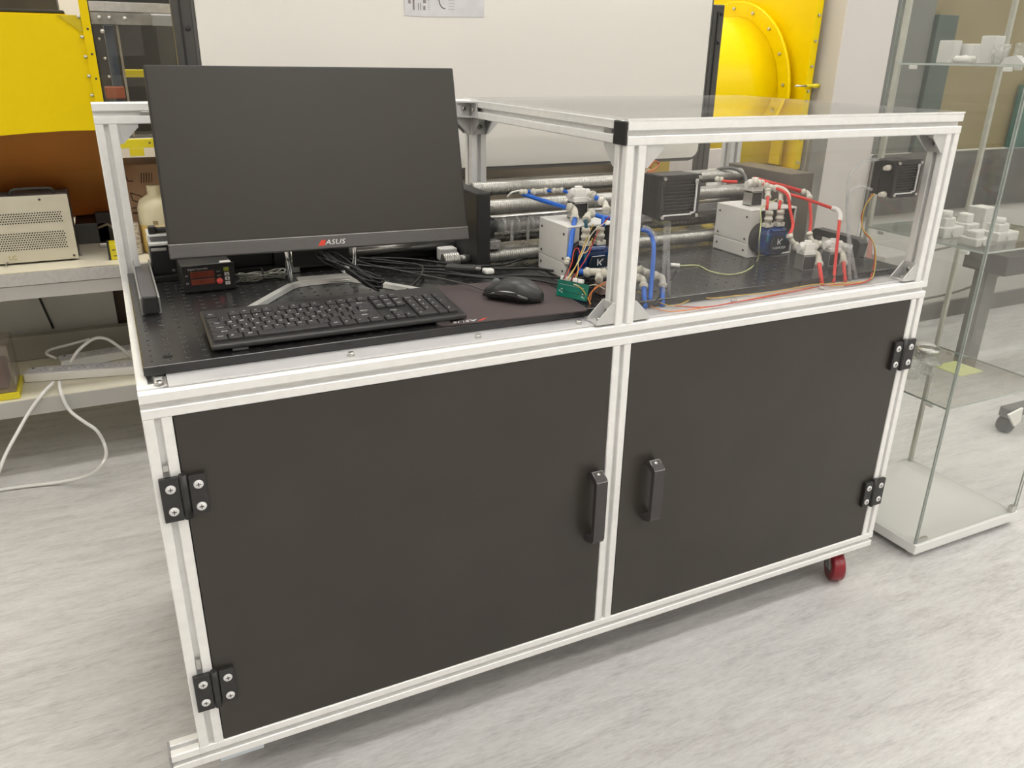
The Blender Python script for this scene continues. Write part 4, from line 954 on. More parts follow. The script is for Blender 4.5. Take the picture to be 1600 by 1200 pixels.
item('lidded_pot', MB().lathe([(.024, 0), (.026, .002), (.026, .030), (.029, .031), (.029, .038), (.001, .039)], (2.10, .30, zs), 20), PRNT, 'white lidded pot at the back corner of lowest shelf', 'pot')
item('card_sheet', MB().box((2.06, .145, zs), (2.155, .235, zs+.0012)), mk('pale_lime_card', (.52, .55, .26), .6), 'pale green card lying flat on lowest shelf', 'card')

# ------------------------------------------------------------------ whiteboard
wy = .95
wbd = thing('whiteboard', 'big white mobile whiteboard with dark frame posts behind the workbench', 'whiteboard', (.98, wy, 0))
bx_0, bx_1, bz_0, bz_1 = .243, 1.708, .9625, 2.02
MB().prism([(x, z) for x, z in rrect(bx_0, bz_0, bx_1, bz_1, .030)], 'y', wy, wy+.018, bev=.0006).build('board', mk('whiteboard_white', (.90, .875, .82), .28, 0, .015, 1.2, spec=.5), wbd)
# thin frame
fo = rrect(bx_0-.004, bz_0-.004, bx_1+.004, bz_1+.004, .033); n = len(fo)
MB().tube([(x, wy+.009, z) for x, z in fo]+[(fo[0][0], wy+.009, fo[0][1])], .0065, 6).build('frame', mk('dark_frame', (.12, .115, .11), .4), wbd)
DG = mk('dark_grey_metal', (.085, .083, .08), .4, .3, .05, 30)
for x in (bx_0-.050, bx_1+.010):
    zt_ = 1.405 if x > 1 else 2.05
    o = MB().box((x, wy+.004, .06), (x+.042, wy+.036, zt_), .003).build('post', DG, wbd)
    MB().box((x+.016, wy+.0015, .20), (x+.020, wy+.0038, zt_-.02)).build('post_groove', BLACK, o)
    f = MB().box((x-.004, wy-.16, .052), (x+.046, wy+.30, .082), .004).build('foot', DG, wbd)
    for y in (wy-.14, wy+.28): MB().lathe([(.0001, -.012), (.025, -.012), (.025, .012), (.0001, .012)], (x+.021, y, .0255), 18, axis='x').build('wheel', BLACK, f)
    MB().box((x+.005, wy+.0365, .5), (x+.037, wy+.040, .6)).build('brace_plate', DG, wbd)
    for z in (1.30, 1.38) if x > 1 else (1.30, 1.40): MB().lathe([(.0001, 0), (.006, 0), (.005, -.004), (.0001, -.005)], (x+.030, wy+.004, z), 12, axis='y').build('knob', BLACK, o)
mb = MB().box((bx_0-.05, wy+.008, .115), (bx_1+.05, wy+.032, .145), .003); mb.build('cross_bar', DG, wbd)
# paper pinned on the board
px0, _, pz0 = (0.7413,0.95,1.343); px1, _, pz1 = (0.9604,0.95,1.344)
pp = thing('printed_sheet', 'white printed sheet with small diagrams fixed on the whiteboard, top centre', 'paper', (px0, wy-.001, pz0))
ph_ = .105
MB().prism([(px0, pz0), (px0+.05, pz0-.001), (px1, pz0+.003), (px1+.001, pz0+ph_), (px0-.001, pz0+ph_)], 'y', wy-.0016, wy-.0008).build('sheet', mk('paper_white', (.74, .74, .76), .7), pp)
mb = MB()
for a, b_, c, d in ((.010, .028, .017, .040), (.022, .014, .027, .040), (.036, .014, .038, .030), (.042, .014, .044, .030), (.050, .030, .058, .045), (.050, .014, .056, .024), (.010, .050, .060, .053)):
    mb.box((px0+a, wy-.0019, pz0+b_), (px0+c, wy-.0017, pz0+d))
for i in range(6): mb.box((px0+.062, wy-.0019, pz0+.016+i*.005), (px0+.068, wy-.0017, pz0+.0168+i*.005))
MB().tube([(px0+.092, wy-.0018, pz0+.045), (px0+.095, wy-.0018, pz0+.030), (px0+.101, wy-.0018, pz0+.022), (px0+.110, wy-.0018, pz0+.019)], .0012, 6).build('curve_print', DG, pp)
for i in range(4): mb.box((px0+.118, wy-.0019, pz0+.018+i*.007), (px0+.136, wy-.0017, pz0+.0186+i*.007))
mb.build('diagram_print', mk('print_grey', (.30, .27, .29), .7, 0, .3, 200), pp)

# ------------------------------------------------------------------ yellow machine behind (left contraction, clear test section, right fan duct)
yl = thing('yellow_contraction', 'big bright yellow sheet-metal contraction duct at far left', 'wind tunnel part', (-.6, 1.9, .9))
Yf = 1.6
topz, botz = 1.340, 1.030
# front skin with a gently curved lower edge
nx_ = 14; t = bmesh.new(); rows_ = []
for i in range(nx_+1):
    s = i/nx_; x = -1.3+1.305*s
    zb_ = botz-.030*(max(0, (-.1-x))/1.0)**1.2*3
    zt2 = topz+.05*max(0, -.2-x)
    rows_.append((x, zb_, zt2))
poly = [(x, z) for x, z, _ in rows_]+[(x, z) for x, _, z in rows_[::-1]]
MB().prism(poly, 'y', Yf, Yf+.004).build('front_skin', YEL, yl)
MB().box((-1.3, Yf+.0045, topz-.010), (-.03, 2.30, topz+.002)).build('top_skin', YEL, yl)
# belly : curved lower skin that tucks back under the front edge
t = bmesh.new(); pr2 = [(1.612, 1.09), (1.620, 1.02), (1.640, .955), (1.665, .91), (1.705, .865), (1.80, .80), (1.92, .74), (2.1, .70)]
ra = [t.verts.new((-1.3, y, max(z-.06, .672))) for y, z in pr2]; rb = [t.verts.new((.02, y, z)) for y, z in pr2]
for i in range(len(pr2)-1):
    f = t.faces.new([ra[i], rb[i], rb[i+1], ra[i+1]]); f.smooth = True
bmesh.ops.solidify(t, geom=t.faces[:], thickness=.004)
MB().merge(t).build('lower_skin', YEL_SHADE, yl, label='brown shaded lower skin')  # yellow duct skin; the brown is shade put into its colour
MB().box((.005, Yf-.006, botz-.005), (.0275, Yf+.012, 1.46), .0006).build('flange', YEL, yl)
MB().box((.005, Yf+.012, 1.02), (.0275, 2.2, 1.05), .0006).build('flange', YEL, yl)
for i in range(5):
    z = 1.336-i*.052
    MB().tube([(.0045, Yf-.002, z), (-.004, Yf-.002, z)], .0042, 10).build('bolt', STEEL, yl)
for i in range(4):
    z = 1.305-i*.066
    MB().lathe([(.0001, 0), (.0032, 0), (.003, -.001), (.0001, -.001)], (.018, Yf-.006, z), 10, axis='y').build('rivet', PRINTK, yl)
MB().box((-.20, Yf+.02, topz+.003), (-.035, Yf+.10, topz+.012), .003).build('black_strip', BLACK, yl)
MB().prism([(-.055, topz-.001), (.004, topz-.001), (.004, topz-.045)], 'y', Yf-.003, Yf-.0005).build('rib', mk('yellow_rib', (.62, .48, .006), .4), yl)
o = MB().box((-1.2, 1.85, topz+.0025), (-.055, 2.1, topz+.34), .004)
o.box((-1.1, 1.84, topz+.05), (-.5, 1.8495, topz+.25), .002)
o = o.build('dark_equipment_case', mk('case_black', (.045, .04, .035), .5, 0, .3, 8)); recentre(o); tag(o, 'dark equipment case on top of the yellow contraction duct', 'case')
# legs/plinth so that it stands on the bench behind
MB().box((-.9, 1.78, .6455), (-.8, 2.0, .695), .002).build('support', DG, yl)
MB().box((-.12, 1.86, .6455), (-.02, 2.05, .712), .002).build('support', DG, yl)

ts = thing('test_section', 'clear-walled test section with metal frame and dark inside, beside yellow duct', 'wind tunnel part', (.3, 1.9, 1.0))
tx0, tx1 = .030, 1.55
MB().box((tx0, Yf+.002, 1.352), (tx1, Yf+.04, 1.378), .001).build('frame_rail', STEEL, ts)
MB().box((tx0, Yf+.000, 1.318), (tx0+.16, Yf+.018, 1.350), .001).build('clamp_plate', mk('worn_clear_plate', (.30, .29, .26), .25, .5, .3, 30), ts)
MB().box((tx0+.16, Yf+.002, 1.318), (tx1, Yf+.018, 1.345), .001).build('top_trim', mk('grey_trim', (.32, .33, .31), .4, .2, .1, 20), ts)
MB().box((tx0, Yf+.002, .985), (tx1, Yf+.04, 1.004), .001).build('frame_rail', STEEL, ts)
MB().box((tx0+.002, Yf+.019, 1.004), (tx1, Yf+.023, 1.318)).build('clear_wall', ACRYL, ts)
MB().box((tx0, 2.10, .98), (tx1, 2.12, 1.62)).build('rear_wall', mk('smoked_rear', (.045, .045, .042), .3, 0, .3, 3), ts)
MB().box((tx0, Yf+.05, .975), (tx1, 2.099, .983)).build('floor_plate', mk('tunnel_floor', (.10, .09, .07), .5, 0, .2, 6), ts)
MB().box((.0925, Yf+.0235, 1.004), (.0985, Yf+.030, 1.352)).build('wall_joint', mk('tan_strip', (.34, .30, .22), .5), ts)
MB().box((.060, Yf+.06, 1.006), (.085, Yf+.12, 1.318), .002).build('blue_guide', mk('blue_grey', (.06, .085, .13), .4), ts)
MB().box((.036, Yf+.04, 1.115), (.090, Yf+.075, 1.150), .004).build('copper_block', mk('copper_orange', (.42, .12, .05), .35, .2, .1, 30), ts)
MB().box((.100, Yf+.30, 1.168), (.60, Yf+.33, 1.192), .002).build('yellow_bar', YELD, ts)
for x, z in ((.052, 1.336), (.078, 1.336), (.055, 1.300), (.118, 1.335)): MB().lathe([(.0001, 0), (.006, 0), (.005, -.005), (.0001, -.006)], (x, Yf-.0002, z), 12, axis='y').build('bolt', STEEL, ts)
for x, z in ((.036+.008, 1.28), (.050, 1.228), (.053, 1.178)): MB().lathe([(.0001, 0), (.004, 0), (.0035, -.003), (.0001, -.004)], (x, Yf+.0188, z), 12, axis='y').build('bolt', STEEL, ts)
MB().box((.17, Yf+.003, 1.3455), (.30, Yf+.03, 1.3515), .001).build('white_tape', PRINTW, ts)
yb = thing('yellow_bracket', 'small yellow sheet bracket with hanging tab below the test section', 'bracket', (.14, 1.6, .93))
MB().box((.052, Yf-.02, .978), (.34, Yf+.03, 1.003), .001).build('plate', YELD, yb); MB().box((.075, Yf-.021, .955), (.115, Yf-.018, .9775), .0005).build('tab', YELD, yb)
MB().box((.26, Yf-.018, .6455), (.29, Yf+.02, .9775), .001).build('stem', YELD, yb)
MB().lathe([(.0001, 0), (.003, 0), (.0028, -.001), (.0001, -.001)], (.134, Yf-.0203, .992), 10, axis='y').build('hole_plug', PRINTK, yb)

# right fan duct: square plate facing left with a round duct and flange
fx = 2.80
fd = thing('yellow_fan_duct', 'bright yellow square duct plate with round flanged inlet, right of whiteboard', 'wind tunnel part', (fx, 1.95, .8))
pz0_, pz1_, py0_, py1_ = .80, 1.56, 1.60, 2.52
MB().box((fx, py0_, pz0_), (fx+.012, py1_, pz1_), .002).build('plate', YEL, fd)
MB().box((fx-.03, py0_-.004, pz0_), (fx-.0005, py0_, pz1_), .001).build('edge_flange', YEL, fd)
MB().box((fx-.03, py0_+.001, pz0_-.004), (fx-.0005, py1_, pz0_+.0), .001).build('edge_flange', YEL, fd)
cyc, czc = 2.09, 1.085
def arch(r, z_lo, n=28):
    """round-topped duct outline: half circle over straight sides"""
    pts = [(cyc-r, z_lo)]+[(cyc-r*math.cos(PI*k/n), czc+r*math.sin(PI*k/n)) for k in range(n+1)]+[(cyc+r, z_lo)]
    return pts
def arch_loft(stations, name, m, z_lo=.812):
    t = bmesh.new(); rg = [[t.verts.new((x, y, z)) for y, z in arch(r, z_lo)] for r, x in stations]
    for a, b in zip(rg, rg[1:]):
        for k in range(len(a)-1):
            f = t.faces.new([a[k], a[k+1], b[k+1], b[k]]); f.smooth = True
        f = t.faces.new([a[0], b[0], b[-1], a[-1]])
    t.faces.new(rg[-1]); t.faces.new(rg[0][::-1])
    return MB().merge(t).build(name, m, fd)
arch_loft([(.352, fx-.0495), (.345, fx-.20), (.335, fx-.45), (.325, fx-.85)], 'round_duct', YEL)
arch_loft([(.415, fx-.0485), (.418, fx-.044), (.418, fx-.034), (.400, fx-.022), (.385, fx-.001)], 'bell', YEL)
for k in range(9):
    a = PI*(k+.5)/9
    MB().tube([(fx-.0487, cyc-.386*math.cos(a), czc+.386*math.sin(a)), (fx-.056, cyc-.386*math.cos(a), czc+.386*math.sin(a))], .007, 10).build('bolt', STEEL, fd)
for k in range(8):
    z = pz0_+.03+k*.10
    MB().tube([(fx-.012, py0_-.0045, z), (fx-.012, py0_-.011, z)], .006, 10).build('bolt', STEEL, fd)
cc_ = (2.772,1.6,1.152)
MB().tube([(fx-.10, 1.585, cc_[2]), (fx-.035, 1.585, cc_[2])], .004, 10).build('latch_rod', STEEL, fd)
MB().tube([(fx-.034, 1.585, cc_[2]), (fx-.004, 1.585, cc_[2]), (fx-.0039, 1.585, cc_[2]), (fx+.035, 1.585, cc_[2])], [.006, .006, .009, .009], 12).build('latch_knob', YELD, fd)
MB().box((fx-.004, 1.62, .0), (fx+.05, 1.68, .795), .002).build('leg', DG, fd); MB().box((fx-.004, 2.28, .0), (fx+.05, 2.34, .795), .002).build('leg', DG, fd)
dp = MB().box(((2.7,1.44,0.8613)[0], 1.44, .0), ((2.789,1.44,0.8579)[0], 1.46, .95), .002).build('grey_side_board', mk('smoky_board', (.20, .195, .18), .4, 0, .3, 5)); recentre(dp); tag(dp, 'narrow dark grey board below yellow fan duct, behind the bench', 'board')
dp = MB().box((2.05, 1.30, .0), (2.35, 1.36, .86), .003).build('white_cabinet', WHITEP); recentre(dp); tag(dp, 'plain white cabinet side seen low behind the right end of the bench', 'cabinet')

# ------------------------------------------------------------------ rear-left steel bench
TY = 1.5
rb_ = thing('steel_bench', 'long metal-edged bench with white top and lower shelf behind left', 'bench', (-.5, 1.9, 0))
TOPZ = (-0.1715,1.5,0.6446)[2]; SHZ = (-0.2228,1.5,0.2544)[2]
WOODT = mk('bench_top_white', (.80, .76, .62), .4, 0, .04, 6)
MB().box((-1.4, TY+.012, TOPZ-.018), (1.60, 2.35, TOPZ), .001).build('tabletop', WOODT, rb_)
MB().box((-1.4, TY, TOPZ-.036), (1.60, TY+.0115, TOPZ+.001), .001).build('edge_strip', STEEL, rb_)
MB().box((-1.4, TY+.004, TOPZ-.078), (1.60, TY+.03, TOPZ-.038), .001).build('apron', mk('apron_grey', (.55, .53, .50), .4, .2, .06, 4), rb_)
MB().box((-1.4, TY+.006, SHZ-.018), (1.60, 2.35, SHZ), .001).build('lower_shelf', WOODT, rb_)
MB().box((-1.4, TY, SHZ-.052), (1.60, TY+.0055, SHZ-.0005), .001).build('shelf_edge', mk('shelf_edge_grey', (.50, .49, .46), .4, .2, .06, 4), rb_)
for x in (-1.36, .60, 1.54):
    for y in (TY+.034, 2.30): MB().box((x, y, 0), (x+.04, y+.04, TOPZ-.0185 if y > 2 else TOPZ-.02), .002).build('leg', ALU, rb_)
MB().box((-.43, 1.95, SHZ+.001), (-.045, 1.965, TOPZ-.019), .001).build('back_board', mk('pale_board', (.62, .62, .60), .5, 0, .05, 5), rb_)
o = MB().box((-.045, 1.96, SHZ+.001), (.6, 1.975, TOPZ-.019), .001).build('back_board', mk('dark_brown_board', (.055, .030, .018), .6, 0, .1, 5), rb_, label='dark brown back board')
MB().box((-1.4, 1.88, SHZ+.001), (1.6, 1.92, SHZ+.085), .002).build('rear_rail', mk('grey_rail', (.34, .32, .27), .5, .1, .1, 5), rb_)
cable('black_lead', [(-.29, 1.94, TOPZ-.03), (-.28, 1.93, SHZ+.25), (-.25, 1.93, SHZ+.09)], .004, CABLE, 'black lead hanging over the pale board under left bench top', 'cable')

# things on the bench top
ib = thing('instrument_box', 'beige perforated instrument box with carry handle on the left bench', 'instrument', (-.25, 1.7, TOPZ))
iy = 1.62; bz_ = TOPZ+.006
A0 = (-0.2866,1.62,0.8549); A1 = (-0.1085,1.62,0.8469); A2 = (-0.1209,1.62,0.694)
x1 = (A1[0]+A2[0])/2; xa = -.52; hz = A1[2]
MB().box((xa, iy, bz_), (x1, iy+.0025, hz), .0006).build('front_panel', BEIGE, ib)
MB().box((xa-.002, iy+.003, bz_), (x1+.0, iy+.125, hz+.002), .003).build('cover', mk('case_dark', (.075, .065, .06), .5), ib)
mb = MB(); t = mb.bm
def hole(x, z, y=iy-.0004, r=.0023):
    t.faces.new([t.verts.new((x+r*math.cos(k*PI/3), y, z+r*math.sin(k*PI/3))) for k in range(6)])
H_ = hz-bz_
for z0_, nr in ((.20, 8), (.60, 5)):
    for j in range(nr):
        for i in range(42): hole(x1-.026-i*.0068-(.0034 if j % 2 else 0), bz_+H_*z0_+j*.0068)
mb.build('perforation', mk('hole_dark', (.02, .018, .015), .8), ib, kind='stuff')
for x in (x1-.30, x1-.25): pass
hd = MB().tube(smooth([(x1-.150, iy+.010, hz+.0025), (x1-.143, iy+.006, hz+.016), (x1-.125, iy+.004, hz+.020), (x1-.055, iy+.004, hz+.020), (x1-.038, iy+.006, hz+.016), (x1-.032, iy+.010, hz+.0025)], 4), .004, 8); hd.build('carry_handle', BLACK, ib)
for x, z in ((x1-.012, bz_+.010), (x1-.22, bz_+.008), (x1-.075, hz-.012)): MB().lathe([(.0001, 0), (.0035, 0), (.003, -.002), (.0001, -.002)], (x, iy-.0002, z), 10, axis='y').build('screw', PRINTK, ib)
mb = MB()
for x in (xa+.02, x1-.02):
    for y in (iy+.02, iy+.11): mb.cyl((x, y, TOPZ+.0004), (x, y, bz_+.001), .008, 10)
mb.build('foot', RUBBER, ib)
text('LC', .018, frameM((x1-.175, iy-.0006, bz_+.016), (1, 0, 0), (0, 0, 1)), mk('faded_yellow_print', (.40, .36, .10), .6), 'marking', ib)
tc_ = (-0.2487,1.7,0.65)
tm = thing('measuring_tape', 'yellow round-ended measuring tape lying on the left bench top', 'tape measure', (tc_[0], tc_[1], TOPZ))
MB().prism([(tc_[0]+.034*math.cos(a*PI/12)*(1.0), tc_[1]+.028*math.sin(a*PI/12)) for a in range(24)], 'z', TOPZ+.0005, TOPZ+.014, bev=.0015).build('case', YELD, tm)
MB().prism([(tc_[0]+.018*math.cos(a*PI/8), tc_[1]+.014*math.sin(a*PI/8)) for a in range(16)], 'z', TOPZ+.0142, TOPZ+.0152).build('badge', mk('badge_yellow', (.55, .47, .05), .5), tm)
MB().box((tc_[0]+.028, tc_[1]-.026, TOPZ+.0005), (tc_[0]+.12, tc_[1]-.024, TOPZ+.004)).build('blade', STEEL, tm)
s0 = (-0.1512,1.697,0.65); s1 = (-0.1149,1.683,0.65)
o = MB().tube([(s0[0], s0[1], TOPZ+.004), (s1[0], s1[1], TOPZ+.004), (s1[0], s1[1], TOPZ+.005), (s1[0]+.006, s1[1], TOPZ+.005)], [.0022, .0022, .005, .005], 8).build('loose_screw', DSTEEL); recentre(o); tag(o, 'dark loose screw lying on left bench top right of tape', 'screw')
o = MB().tube([(-0.3089,1.572,0.6545), (-0.305,1.63,0.6545)], .002, 6).build('small_pin', DSTEEL); recentre(o); tag(o, 'tiny pale pin near the front edge of left bench top', 'pin')
q = (-0.03149,1.58,0.6548); q2 = (0.005587,1.6,0.7038)
yt = thing('yellow_case', 'small yellow and black tool case standing beside the left rear post', 'case', (q[0]+.015, 1.6, TOPZ))
MB().box((q[0]+.006, 1.58, TOPZ+.0005), (q[0]+.034, 1.63, TOPZ+.052), .002).build('shell', YELD, yt); MB().box((q[0], 1.58, TOPZ+.0005), (q[0]+.0055, 1.63, TOPZ+.054), .001).build('rubber_edge', BLACK, yt)
mb = MB(); mb.box((q[0]+.012, 1.5792, TOPZ+.030), (q[0]+.022, 1.5798, TOPZ+.033)); mb.box((q[0]+.014, 1.5792, TOPZ+.012), (q[0]+.026, 1.5798, TOPZ+.014)); mb.build('print', PRINTK, yt)
# clutter between box and post
mb = MB(); mb.box((-.055, 1.86, TOPZ+.0005), (.03, 1.89, TOPZ+.10), .002); o = mb.build('dark_box', mk('dark_cabinet_box', (.06, .05, .045), .6)); recentre(o); tag(o, 'dark box standing at the back of left bench top', 'box')
cable('tan_cable', [(-.05, 1.84, TOPZ+.055), (-.02, 1.80, TOPZ+.070), (0, 1.78, TOPZ+.05), (.005, 1.74, TOPZ+.02), (-.01, 1.70, TOPZ+.006)], .004, mk('tan_cord', (.40, .33, .22), .6), 'tan cord drooping between instrument box and post')
o = MB().box((-.055, 1.78, TOPZ+.001), (.035, 1.80, TOPZ+.014), .002).build('metal_bar', STEEL); recentre(o); tag(o, 'flat metal bar lying on the left bench beside the instrument box', 'bar')
# seen between left rear post and monitor
cb1 = thing('cardboard_box', 'brown cardboard box with printed symbols between post and monitor', 'box', (.11, 1.9, TOPZ))
MB().box((.03, 1.80, TOPZ+.001), (.17, 2.00, TOPZ+.26), .003).build('carton', CARD, cb1)
mb = MB(); mb.tube([(.062, 1.7990, TOPZ+.17), (.098, 1.7990, TOPZ+.155), (.102, 1.7990, TOPZ+.13), (.066, 1.7990, TOPZ+.145), (.062, 1.7990, TOPZ+.17)], .0018, 6)
mb.box((.060, 1.7984, TOPZ+.118), (.10, 1.7994, TOPZ+.122)); mb.box((.060, 1.7984, TOPZ+.10), (.105, 1.7994, TOPZ+.106)); mb.tube([(.055, 1.799, TOPZ+.225), (.060, 1.799, TOPZ+.208), (.075, 1.799, TOPZ+.206)], .002, 6)
for i in range(5): mb.tube([(.10+.008*i, 1.799, TOPZ+.20), (.104+.008*i, 1.799, TOPZ+.232)], .0013, 6)
mb.build('symbol_print', mk('carton_print', (.10, .05, .035), .7), cb1)
o = MB().box((.172, 1.78, TOPZ+.001), (.26, 1.90, TOPZ+.215), .002).build('cardboard_box', mk('light_cardboard', (.56, .35, .18), .8, 0, .1, 10)); recentre(o); tag(o, 'lighter tan cardboard box behind the big bottle', 'box')
bt = thing('chemical_bottle', 'big translucent white bottle half full of yellow liquid left of monitor', 'bottle', (.128, 1.66, TOPZ))
MB().lathe([(.001, .001), (.050, .001), (.056, .008), (.056, .142), (.048, .166), (.026, .180), (.020, .185), (.020, .210), (.001, .210)], (.128, 1.66, TOPZ), 28).build('body', mk('cream_bottle', (.72, .66, .46), .35, 0, .04, 8), bt)
MB().lathe([(.001, .0005), (.0505, .0005), (.0566, .008), (.0566, .092), (.001, .092)], (.128, 1.66, TOPZ), 28).build('liquid', mk('yellow_liquid', (.60, .42, .13), .3, 0, .06, 10), bt)
MB().box((.110, 1.6030, TOPZ+.096), (.125, 1.6045, TOPZ+.108), .0004).build('small_label', mk('brown_label', (.30, .22, .12), .6, 0, .4, 300), bt)
o = MB().box((.035, 1.63, TOPZ+.001), (.068, 1.66, TOPZ+.100), .004).build('clear_bag', mk('speckled_bag', (.50, .44, .36), .4, 0, .6, 150)); recentre(o); tag(o, 'speckled clear bag standing left of the big bottle', 'bag')

# lower shelf things
mk_sock = mk('socket_grey', (.36, .35, .36), .5)
def strip(c, rot, label, n=5, ln=.34):
    o = local(thing('power_strip', label, 'power strip', c, None, rot))
    MB().box((-ln/2, -.034, .0003), (ln/2, .034, .028), .003).build('casing', WHITEP, o)
    MB().box((-ln/2+.006, -.029, .0281), (ln/2-.006, .029, .0295), .001).build('face_plate', mk('strip_face', (.72, .71, .76), .4, 0, .02, 9) if 'strip_face' not in bpy.data.materials else bpy.data.materials['strip_face'], o)
    for i in range(n):
        x = -ln/2+.055+i*.056
        mb = MB(); mb.box((x-.004, .008, .0296), (x+.000, .016, .0299)); mb.box((x-.013, -.008, .0296), (x-.007, -.004, .0299)); mb.box((x+.005, -.008, .0296), (x+.011, -.004, .0299))
        mb.build('socket', mk_sock, o)
        MB().box((x+.016, -.014, .0296), (x+.024, .002, .0330), .0008).build('switch', WHITEP, o)
    MB().lathe([(.0001, 0), (.004, 0), (.004, .0012), (.0001, .0012)], (-ln/2+.018, .016, .0296), 12).build('screw_hole', PRINTK, o)
    return o
def cord(par, *a, **k):
    o = cable(*a, **k); del o['category']; return attach(o, par)
c1 = (-0.1761,1.643,0.275); c2 = (-0.1273,1.772,0.28)
ps1 = strip((-.165, 1.655, SHZ+.001), -.20, 'white power strip with a row of sockets on the lower shelf front')
ps2 = strip((-.070, 1.795, SHZ+.001), .14, 'white power strip lying behind the front one on lower shelf')
cord(ps1, 'white_cord', [(-0.248,1.555,0.2811), (-0.2787,1.488,0.2709), (-0.3231,1.475,0.222), (-0.3646,1.44,0.1699), (-0.3983,1.4,0.1266), (-0.4422,1.36,0.05308), (-0.4959,1.33,-0.004137)], .0052, WHITEC, 'white cord from power strip falling steeply to the lower left', 'cord', k=8)
cord(ps1, 'white_cord', [(-0.232,1.555,0.2806), (-0.2284,1.488,0.2708), (-0.2153,1.475,0.213), (-0.183,1.465,0.1717), (-0.1494,1.455,0.1339), (-0.1347,1.44,0.07891), (-0.1361,1.251,0.12), (-0.1851,1.327,0.05), (-0.2713,1.392,0.012), (-0.3684,1.416,0.007), (-0.4539,1.426,0.006), (-0.5367,1.43,0.006)], .0052, WHITEC, 'white cord from power strip curving down in a wide loop across floor', 'cord', k=8)
cord(ps2, 'white_cord', [(-0.1997,1.66,0.3017), (-0.1715,1.67,0.3366), (-0.1232,1.68,0.3667), (-0.08588,1.69,0.3606), (-0.0521,1.69,0.3287), (-0.0143,1.7,0.2759), (0.009139,1.72,0.2371)], .0052, WHITEC, 'white cord arching above the power strips on the lower shelf', 'cord')
cord(ps2, 'white_cord', [(-0.242,1.72,0.3031), (-0.2683,1.74,0.316), (-0.2565,1.78,0.3168), (-0.199,1.8,0.3204), (-0.1386,1.8,0.3306)], .0045, WHITEC, 'white cord end curling left of the rear power strip', 'cord')
q0 = (-0.3411,1.52,0.3031)
ab = thing('clear_box', 'clear acrylic box on a yellow base at far left on lower shelf', 'box', (q0[0]-.07, 1.6, SHZ))
MB().box((q0[0]-.18, 1.52, SHZ+.001), (q0[0], 1.68, SHZ+.022), .002).build('yellow_base', YELD, ab)
MB().box((q0[0]-.178, 1.523, SHZ+.0225), (q0[0]-.006, 1.677, SHZ+.17), .003).build('clear_body', mk_glass('dusty_clear', (.80, .77, .72), 1.2, .06, .18, (.6, .52, .45)), ab)
MB().box((q0[0]-.16, 1.56, SHZ+.024), (q0[0]-.03, 1.66, SHZ+.10), .004).build('contents', mk('dark_red_brown', (.12, .04, .03), .6), ab)
o = MB().box((-.50, 1.62, TOPZ-.16), (-.375, 1.66, TOPZ-.0185-.062+.001)).build('yellow_tray', YELD); recentre(o); tag(o, 'yellow tray hanging below the left bench top at frame edge', 'tray')

# things behind the whiteboard gap and above the rods
db = thing('grey_brown_shelf_unit', 'dim grey-brown shelf rail seen between whiteboard and rods', 'shelf', (1.6, 1.7, TOPZ))
MB().box((.95, 1.72, TOPZ+.001), (1.93, 1.745, TOPZ+.30), .002).build('back', mk('taupe_panel', (.20, .165, .12), .5, .1, .1, 4), db)
MB().box((.95, 1.68, TOPZ+.15), (1.93, 1.7195, TOPZ+.17), .002).build('rail', mk('dull_rail', (.22, .21, .18), .4, .4, .1, 20), db)
for i in range(24): MB().box((1.42+i*.015, 1.7165, TOPZ+.262), (1.428+i*.015, 1.7196, TOPZ+.272)).build('slot', PRINTW if i % 2 else BEIGE, db)
MB().box((.95, 1.68, TOPZ+.171), (1.18, 1.719, TOPZ+.23), .006).build('dark_clutter', mk('greenish_black', (.035, .04, .03), .4, 0, .4, 30), db)
MB().box((1.16, 1.68, TOPZ+.231), (1.21, 1.7195, TOPZ+.255), .006).build('pale_knob', mk('pale_olive', (.42, .42, .26), .4), db)
o = MB().box((1.88, 1.665, TOPZ+.20), (1.96, 1.685, TOPZ+.262), .002)
o.box((1.90, 1.665, TOPZ+.001), (1.93, 1.684, TOPZ+.2)); o = o.build('yellow_marker_plate', mk('amber_paint', (.55, .36, .01), .4)); recentre(o); tag(o, 'amber-yellow plate behind the centre post under whiteboard', 'plate')
o = MB().box((1.90, 1.42, .0), (2.28, 1.44, .925), .002).build('pale_panel', mk('pale_pink_panel', (.60, .56, .54), .6)); recentre(o); tag(o, 'pale panel standing behind the left radiator under whiteboard corner', 'panel')
o = MB().box((1.86, 1.40, .84), (1.94, 1.415, .93), .001); o.box((1.89, 1.40, .0), (1.91, 1.414, .84)); o = o.build('amber_plate', mk('amber_paint_dull', (.45, .33, .05), .4)); recentre(o); tag(o, 'dull amber plate above the left radiator', 'plate')
cable('orange_wires', [(1.291,0.62,0.9865), (1.304,0.62,1.002), (1.328,0.63,0.9937), (1.299,0.61,0.9825), (1.272,0.6,0.98), (1.288,0.6,0.976), (1.322,0.61,0.9732)], .0030, mk('orange_wire2', (.62, .20, .07), .5), 'small tangle of orange wire above the left radiator', 'wire')

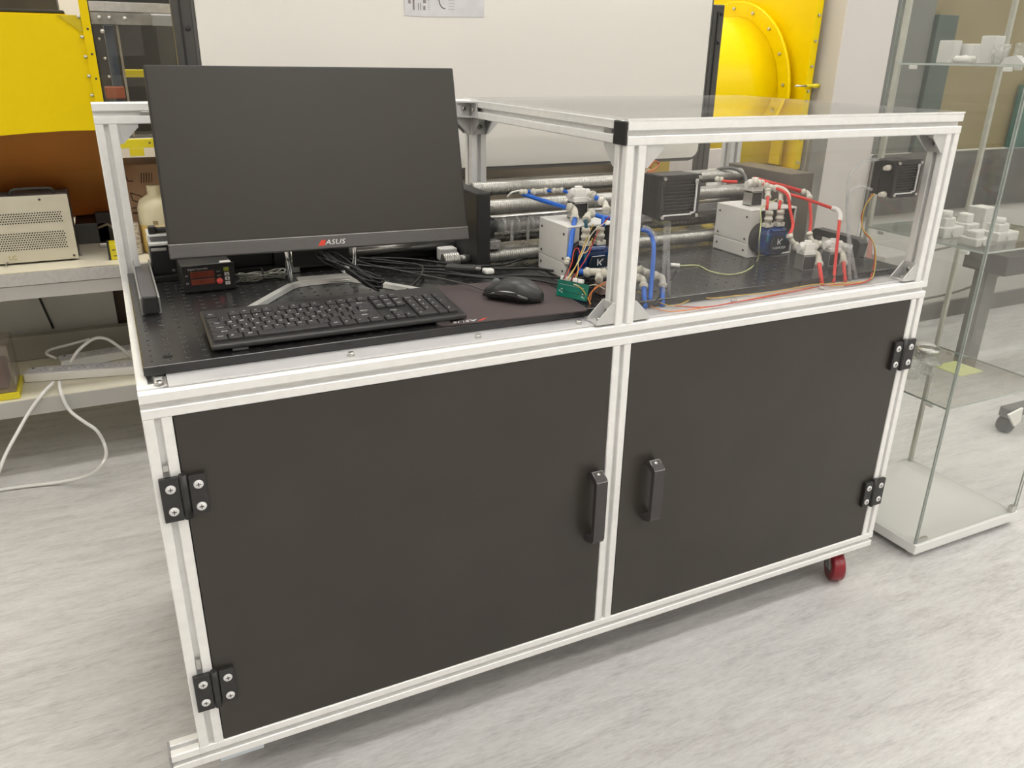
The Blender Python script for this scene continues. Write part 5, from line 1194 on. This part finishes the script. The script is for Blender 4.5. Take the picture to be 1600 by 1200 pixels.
# ------------------------------------------------------------------ behind the glass cabinet: table, panels
dk = thing('dark_table', 'dark-topped table with grey square legs seen through glass cabinet', 'table', (3.9, 1.15, 0))
MB().box((3.20, .80, .455), (5.0, .99, .535), .004).build('tabletop', mk('table_dark', (.11, .105, .10), .35, 0, .1, 6), dk)
for x, y in ((3.245, .90), (4.85, .9)): MB().box((x, y, .0), (x+.075, y+.06, .4545), .003).build('leg', mk('table_leg_grey', (.22, .215, .20), .35, .3, .05, 10) if 'table_leg_grey' not in bpy.data.materials else bpy.data.materials['table_leg_grey'], dk)
cord(dk, 'grey_cord', [(2.99, 1.46, .30), (3.10, 1.44, .36), (3.30, 1.43, .40), (3.6, 1.42, .40), (3.9, 1.44, .42), (4.3, 1.46, .46)], .006, mk('grey_cord2', (.20, .18, .16), .5), 'grey cord hanging along the white partition behind the dark table', 'cord')
cord(dk, 'grey_cord', [(3.25, 1.42, .10), (3.40, 1.40, .15), (3.8, 1.40, .17), (4.1, 1.40, .22), (4.5, 1.42, .26)], .006, bpy.data.materials['grey_cord2'], 'lower grey cord near the floor behind the dark table', 'cord')
cable('pink_hose', [(2.85, 1.20, .56), (2.84, 1.18, .50), (2.82, 1.16, .42), (2.83, 1.15, .32), (2.86, 1.15, .22)], .020, mk('pink_hose', (.45, .16, .13), .5), 'short pink-red hose hanging behind the right end of the workbench', 'hose')
o = MB().box((2.86, 1.10, .0), (3.04, 1.45, .50), .004).build('grey_cabinet', mk('pale_grey_metal', (.50, .49, .47), .5)); recentre(o); tag(o, 'pale grey low cabinet behind the right end of workbench', 'cabinet')
# upper boards
def board(nm, x0, x1, z0, z1, y, col, label, rough=.5):
    o = MB().box((x0, y, z0), (x1, y+.03, z1), .002).build(nm, mk(nm+'_paint', col, rough, 0, .06, 2)); recentre(o); return tag(o, label, 'board')
board('grey_screen', 3.14, 3.40, .8605, 2.3, 1.52, (.17, .175, .165), 'grey screen standing on partition right of the column')
board('green_screen', 3.405, 3.535, .8605, 1.45, 1.50, (.055, .085, .072), 'dark green screen beside the grey one on the partition')
board('ochre_board', 3.41, 6.5, .8605, 2.5, 1.545, (.25, .20, .095), 'large ochre-brown board filling the wall above partition')
board('teal_screen', 4.12, 5.6, .8605, 1.16, 1.505, (.03, .13, .10), 'teal screen on partition at the far right edge')
board('grey_base_board', 3.14, 6.0, .585, .86, 1.469, (.10, .10, .095), 'dark grey board along the top of the partition')
# swivel stool foot
sf = thing('castor_foot', 'dark castor stand with pale cover on the floor behind glass cabinet', 'castor', (2.82, .42, 0))
MB().lathe([(.0001, -.02), (.028, -.02), (.030, -.014), (.030, .014), (.028, .02), (.0001, .02)], (2.83, .43, .0305), 20, axis='y').build('wheel', BLACK, sf)
MB().prism([(2.785, .085), (2.86, .10), (2.865, .045), (2.835, .030)], 'y', .400, .408).build('cover', WHITEP, sf)
MB().box((2.80, .409, .061), (3.3, .45, .10), .006).build('arm', mk('arm_grey', (.12, .12, .115), .5), sf)
